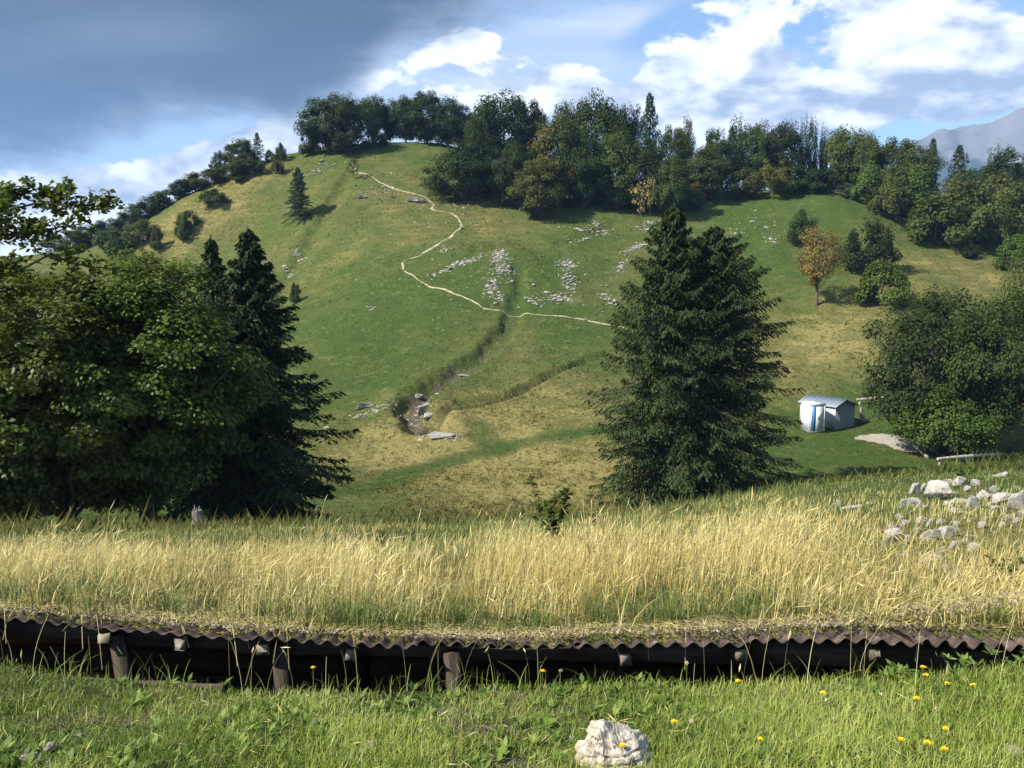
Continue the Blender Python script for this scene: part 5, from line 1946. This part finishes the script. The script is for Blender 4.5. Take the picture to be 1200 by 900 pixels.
# ------------------------------------------------------------------ shed and portable toilet in the hollow
def shed():
    th = R(33)
    c = at(978, 504.5, 40, trench=False)
    w, d, eh, gh = 2.25, 3.1, 1.72, 2.18
    e = empty('garden_shed', c, 'small grey metal shed with a low gable roof in the hollow', 'shed', None, th)
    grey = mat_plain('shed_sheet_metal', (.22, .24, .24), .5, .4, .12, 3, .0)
    pale = mat_plain('shed_lit_side_metal', (.36, .39, .40), .5, .4, .1, 3, .0)  # paler copy of the sheet metal: sunlight on the left side put into colour
    roofm = mat_plain('shed_roof_metal', (.25, .29, .34), .42, .5, .15, 2, .2)
    dark = mat_plain('shed_trim', (.09, .10, .10), .6, .3, .1)
    # local: x along the gable wall (to the right), y back
    def prof(name, x0, x1, y, nrm, mat, gable=True):
        m = MB()
        n = 17
        xs = np.linspace(x0, x1, n)
        for i in range(n - 1):
            a, b = xs[i] + .006, xs[i + 1] - .006
            za = eh + (gh - eh) * (1 - abs(a - w / 2) / (w / 2)) if gable else eh
            zb = eh + (gh - eh) * (1 - abs(b - w / 2) / (w / 2)) if gable else eh
            t = .012 if i % 2 else .0
            v = [(a, y + nrm * t, -.2), (b, y + nrm * t, -.2), (b, y + nrm * t, zb), (a, y + nrm * t, za), (a, y - nrm * .03, -.2), (b, y - nrm * .03, -.2), (b, y - nrm * .03, zb), (a, y - nrm * .03, za)]
            m.addm(v, [[0, 1, 2, 3], [5, 4, 7, 6], [4, 0, 3, 7], [1, 5, 6, 2], [3, 2, 6, 7]])
        return m.build(name, mat, e)
    prof('gable_wall', 0, w, 0, -1, grey)
    prof('gable_wall', 0, w, d, 1, grey)
    for x, nm in ((0, -1), (w, 1)):
        m = MB()
        n = 21
        ys = np.linspace(.02, d - .02, n)
        for i in range(n - 1):
            t = .012 if i % 2 else 0
            m.box((x + nm * (t / 2 - .015), (ys[i] + ys[i + 1]) / 2, eh / 2 - .1), (.03 + t, ys[1] - ys[0] - .012, eh + .2))
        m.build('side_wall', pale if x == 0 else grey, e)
    for s in (-1, 1):
        m = MB()
        n = 15
        ys = np.linspace(-.13, d + .13, n)
        for i in range(n - 1):
            t = .02 if i % 2 else 0
            x0, x1 = w / 2, w / 2 + s * (w / 2 + .14)
            z0, z1 = gh + .05 + t, eh - (gh - eh) * .125 + .05 + t
            a, b = ys[i], ys[i + 1]
            v = [(x0, a, z0), (x0, b, z0), (x1, b, z1), (x1, a, z1), (x0, a, z0 - .045 - t), (x0, b, z0 - .045 - t), (x1, b, z1 - .045 - t), (x1, a, z1 - .045 - t)]
            m.addm(v, [[0, 1, 2, 3], [7, 6, 5, 4], [0, 4, 5, 1], [2, 6, 7, 3], [1, 5, 6, 2], [4, 0, 3, 7]])
        r = m.build('roof', roofm, e)
        m = MB()
        m.box((w / 2 + s * (w / 4 + .07), -.15, (gh + eh) / 2 - .02), (math.hypot(w / 2 + .14, gh - eh) , .03, .09), (0, s * math.atan2(gh - eh, w / 2), 0))
        m.build('roof_trim', dark, e)
    m = MB(); m.box((-.02, -.015, eh / 2), (.05, .05, eh)); m.build('corner_trim', pale, e)
    # portable toilet in front of its left side
    t = at(953, 507.5, 40, trench=False)
    e2 = empty('portable_toilet', t, 'white portable toilet with a blue-framed door beside the grey shed', 'portable toilet', None, R(10))
    white = mat_plain('toilet_plastic', (.74, .76, .77), .6, .3, .1, 3)
    blue = mat_plain('toilet_blue', (.03, .20, .50), .45, .5, .08, 3)
    drm = mat_plain('toilet_door', (.52, .56, .60), .45, .5, .08, 3)
    W, D, H = 1.18, 1.2, 2.02
    x0 = -.32
    for (cx, cy, sx_, sy_), nm in (((x0 + W / 2, D, W, .05), 'back_panel'), ((x0, D / 2, .05, D - .02), 'side_panel'), ((x0 + W, D / 2, .05, D - .02), 'side_panel'), ((x0 + .14, 0, .22, .05), 'front_panel'), ((x0 + W - .06, 0, .08, .05), 'front_panel')):
        m = MB(); m.box((cx, cy, H / 2), (sx_, sy_, H)); m.build(nm, white, e2)
    for y in (.2, .45, .7, .95):
        m = MB(); m.box((x0 - .035, y, H / 2), (.02, .1, H * .8)); m.build('panel_rib', white, e2)
    m = MB(); m.box((x0 + W / 2, 0, H - .05), (W - .12, .056, .1)); m.build('door_header', white, e2)
    m = MB(); m.box((x0 + .34, -.012, H / 2 - .05), (.22, .05, H - .12)); m.build('door_frame', blue, e2)
    m = MB(); m.box((x0 + .74, -.014, H / 2 - .06), (.62, .04, H - .16)); dr = m.build('door', drm, e2)
    m = MB(); m.box((x0 + .74, -.05, H * .62), (.34, .02, .5)); m.build('door_panel', white, dr)
    m = MB(); m.box((x0 + .98, -.05, H * .47), (.05, .04, .14)); m.build('handle', dark, dr)
    m = MB()
    m.box((x0 + W / 2, D / 2, H + .03), (W + .08, D + .08, .07))
    m.box((x0 + W / 2, D / 2, H + .085), (W - .1, D - .05, .05))
    m.build('roof', white, e2)
    m = MB(); m.box((x0 + W / 2, D / 2, .04), (W + .1, D + .1, .16)); m.build('base', dark, e2)
    # boards leaning on the far corner
    b = at(1009, 495, 40, trench=False)
    m = MB()
    m.box((0, 0, .55), (.22, .05, 1.15), (R(-14), R(6), R(20)))
    m.box((.2, .05, .42), (.18, .05, .9), (R(-16), R(-10), R(20)))
    m.box((.1, -.12, .12), (.5, .3, .26), (0, 0, .4))
    o = m.build('leaning_boards', M['cut_wood']); o.location = b
    setp(o, 'pale boards leaning at the back corner of the grey shed', 'boards')


shed()


def rail(a, b, legs, label, h=.42, r=.1):
    pa, pb = at(*a, 40, trench=False), at(*b, 40, trench=False)
    e = empty('timber_rail', pa, label, 'timber rail')
    d = np.array(pb - pa)
    m = MB()
    pts = np.linspace((0, 0, h), d + [0, 0, h], 6)
    m.tube(pts + RS.normal(0, .015, (6, 3)), [r * .9, r, r * 1.05, r, r, r * .92], 8)
    m.build('beam', M['grey_wood'], e, True)
    for u in legs:
        m = MB()
        c = d * u
        c[2] = float(zg(pa.x + c[0], pa.y + c[1])[0]) - pa.z
        m.tube([(c[0], c[1], c[2] - .15), (c[0], c[1] + .01, d[2] * u + h)], [.09, .085], 7)
        m.build('leg', M['grey_wood'], e)


rail((1098, 546), (1174, 540), (.04, .48, .97), 'low timber rail on short legs under the trees at right')
rail((1004, 474), (1040, 471), (.1, .9), 'low timber rail behind the grey shed', .35)
pa, pb = at(1066, 519, 40, trench=False), at(1085, 537, 40, trench=False)
log_beam('lying_pole', np.array(pa) + [0, 0, .1], np.array(pb) + [0, 0, .1], .1, M['grey_wood'], 'dark-ended pole lying on the bare pale ground under the trees', 'pole')

# ------------------------------------------------------------------ haze: the air between the camera and the mountain
HAZE = 0.00019
def haze():
    m = bpy.data.materials.new('haze_air')
    m.use_nodes = True
    t = m.node_tree
    t.nodes.clear()
    o = t.nodes.new('ShaderNodeOutputMaterial')
    v = t.nodes.new('ShaderNodeVolumePrincipled')
    v.inputs['Color'].default_value = (.33, .58, 1.0, 1)
    v.inputs['Density'].default_value = HAZE
    v.inputs['Anisotropy'].default_value = 0.0
    t.links.new(v.outputs[0], o.inputs['Volume'])
    b = MB()
    b.box((0, 0, 250), (7400, 7400, 780))
    setp(b.build('haze', m), kind='stuff')


haze()
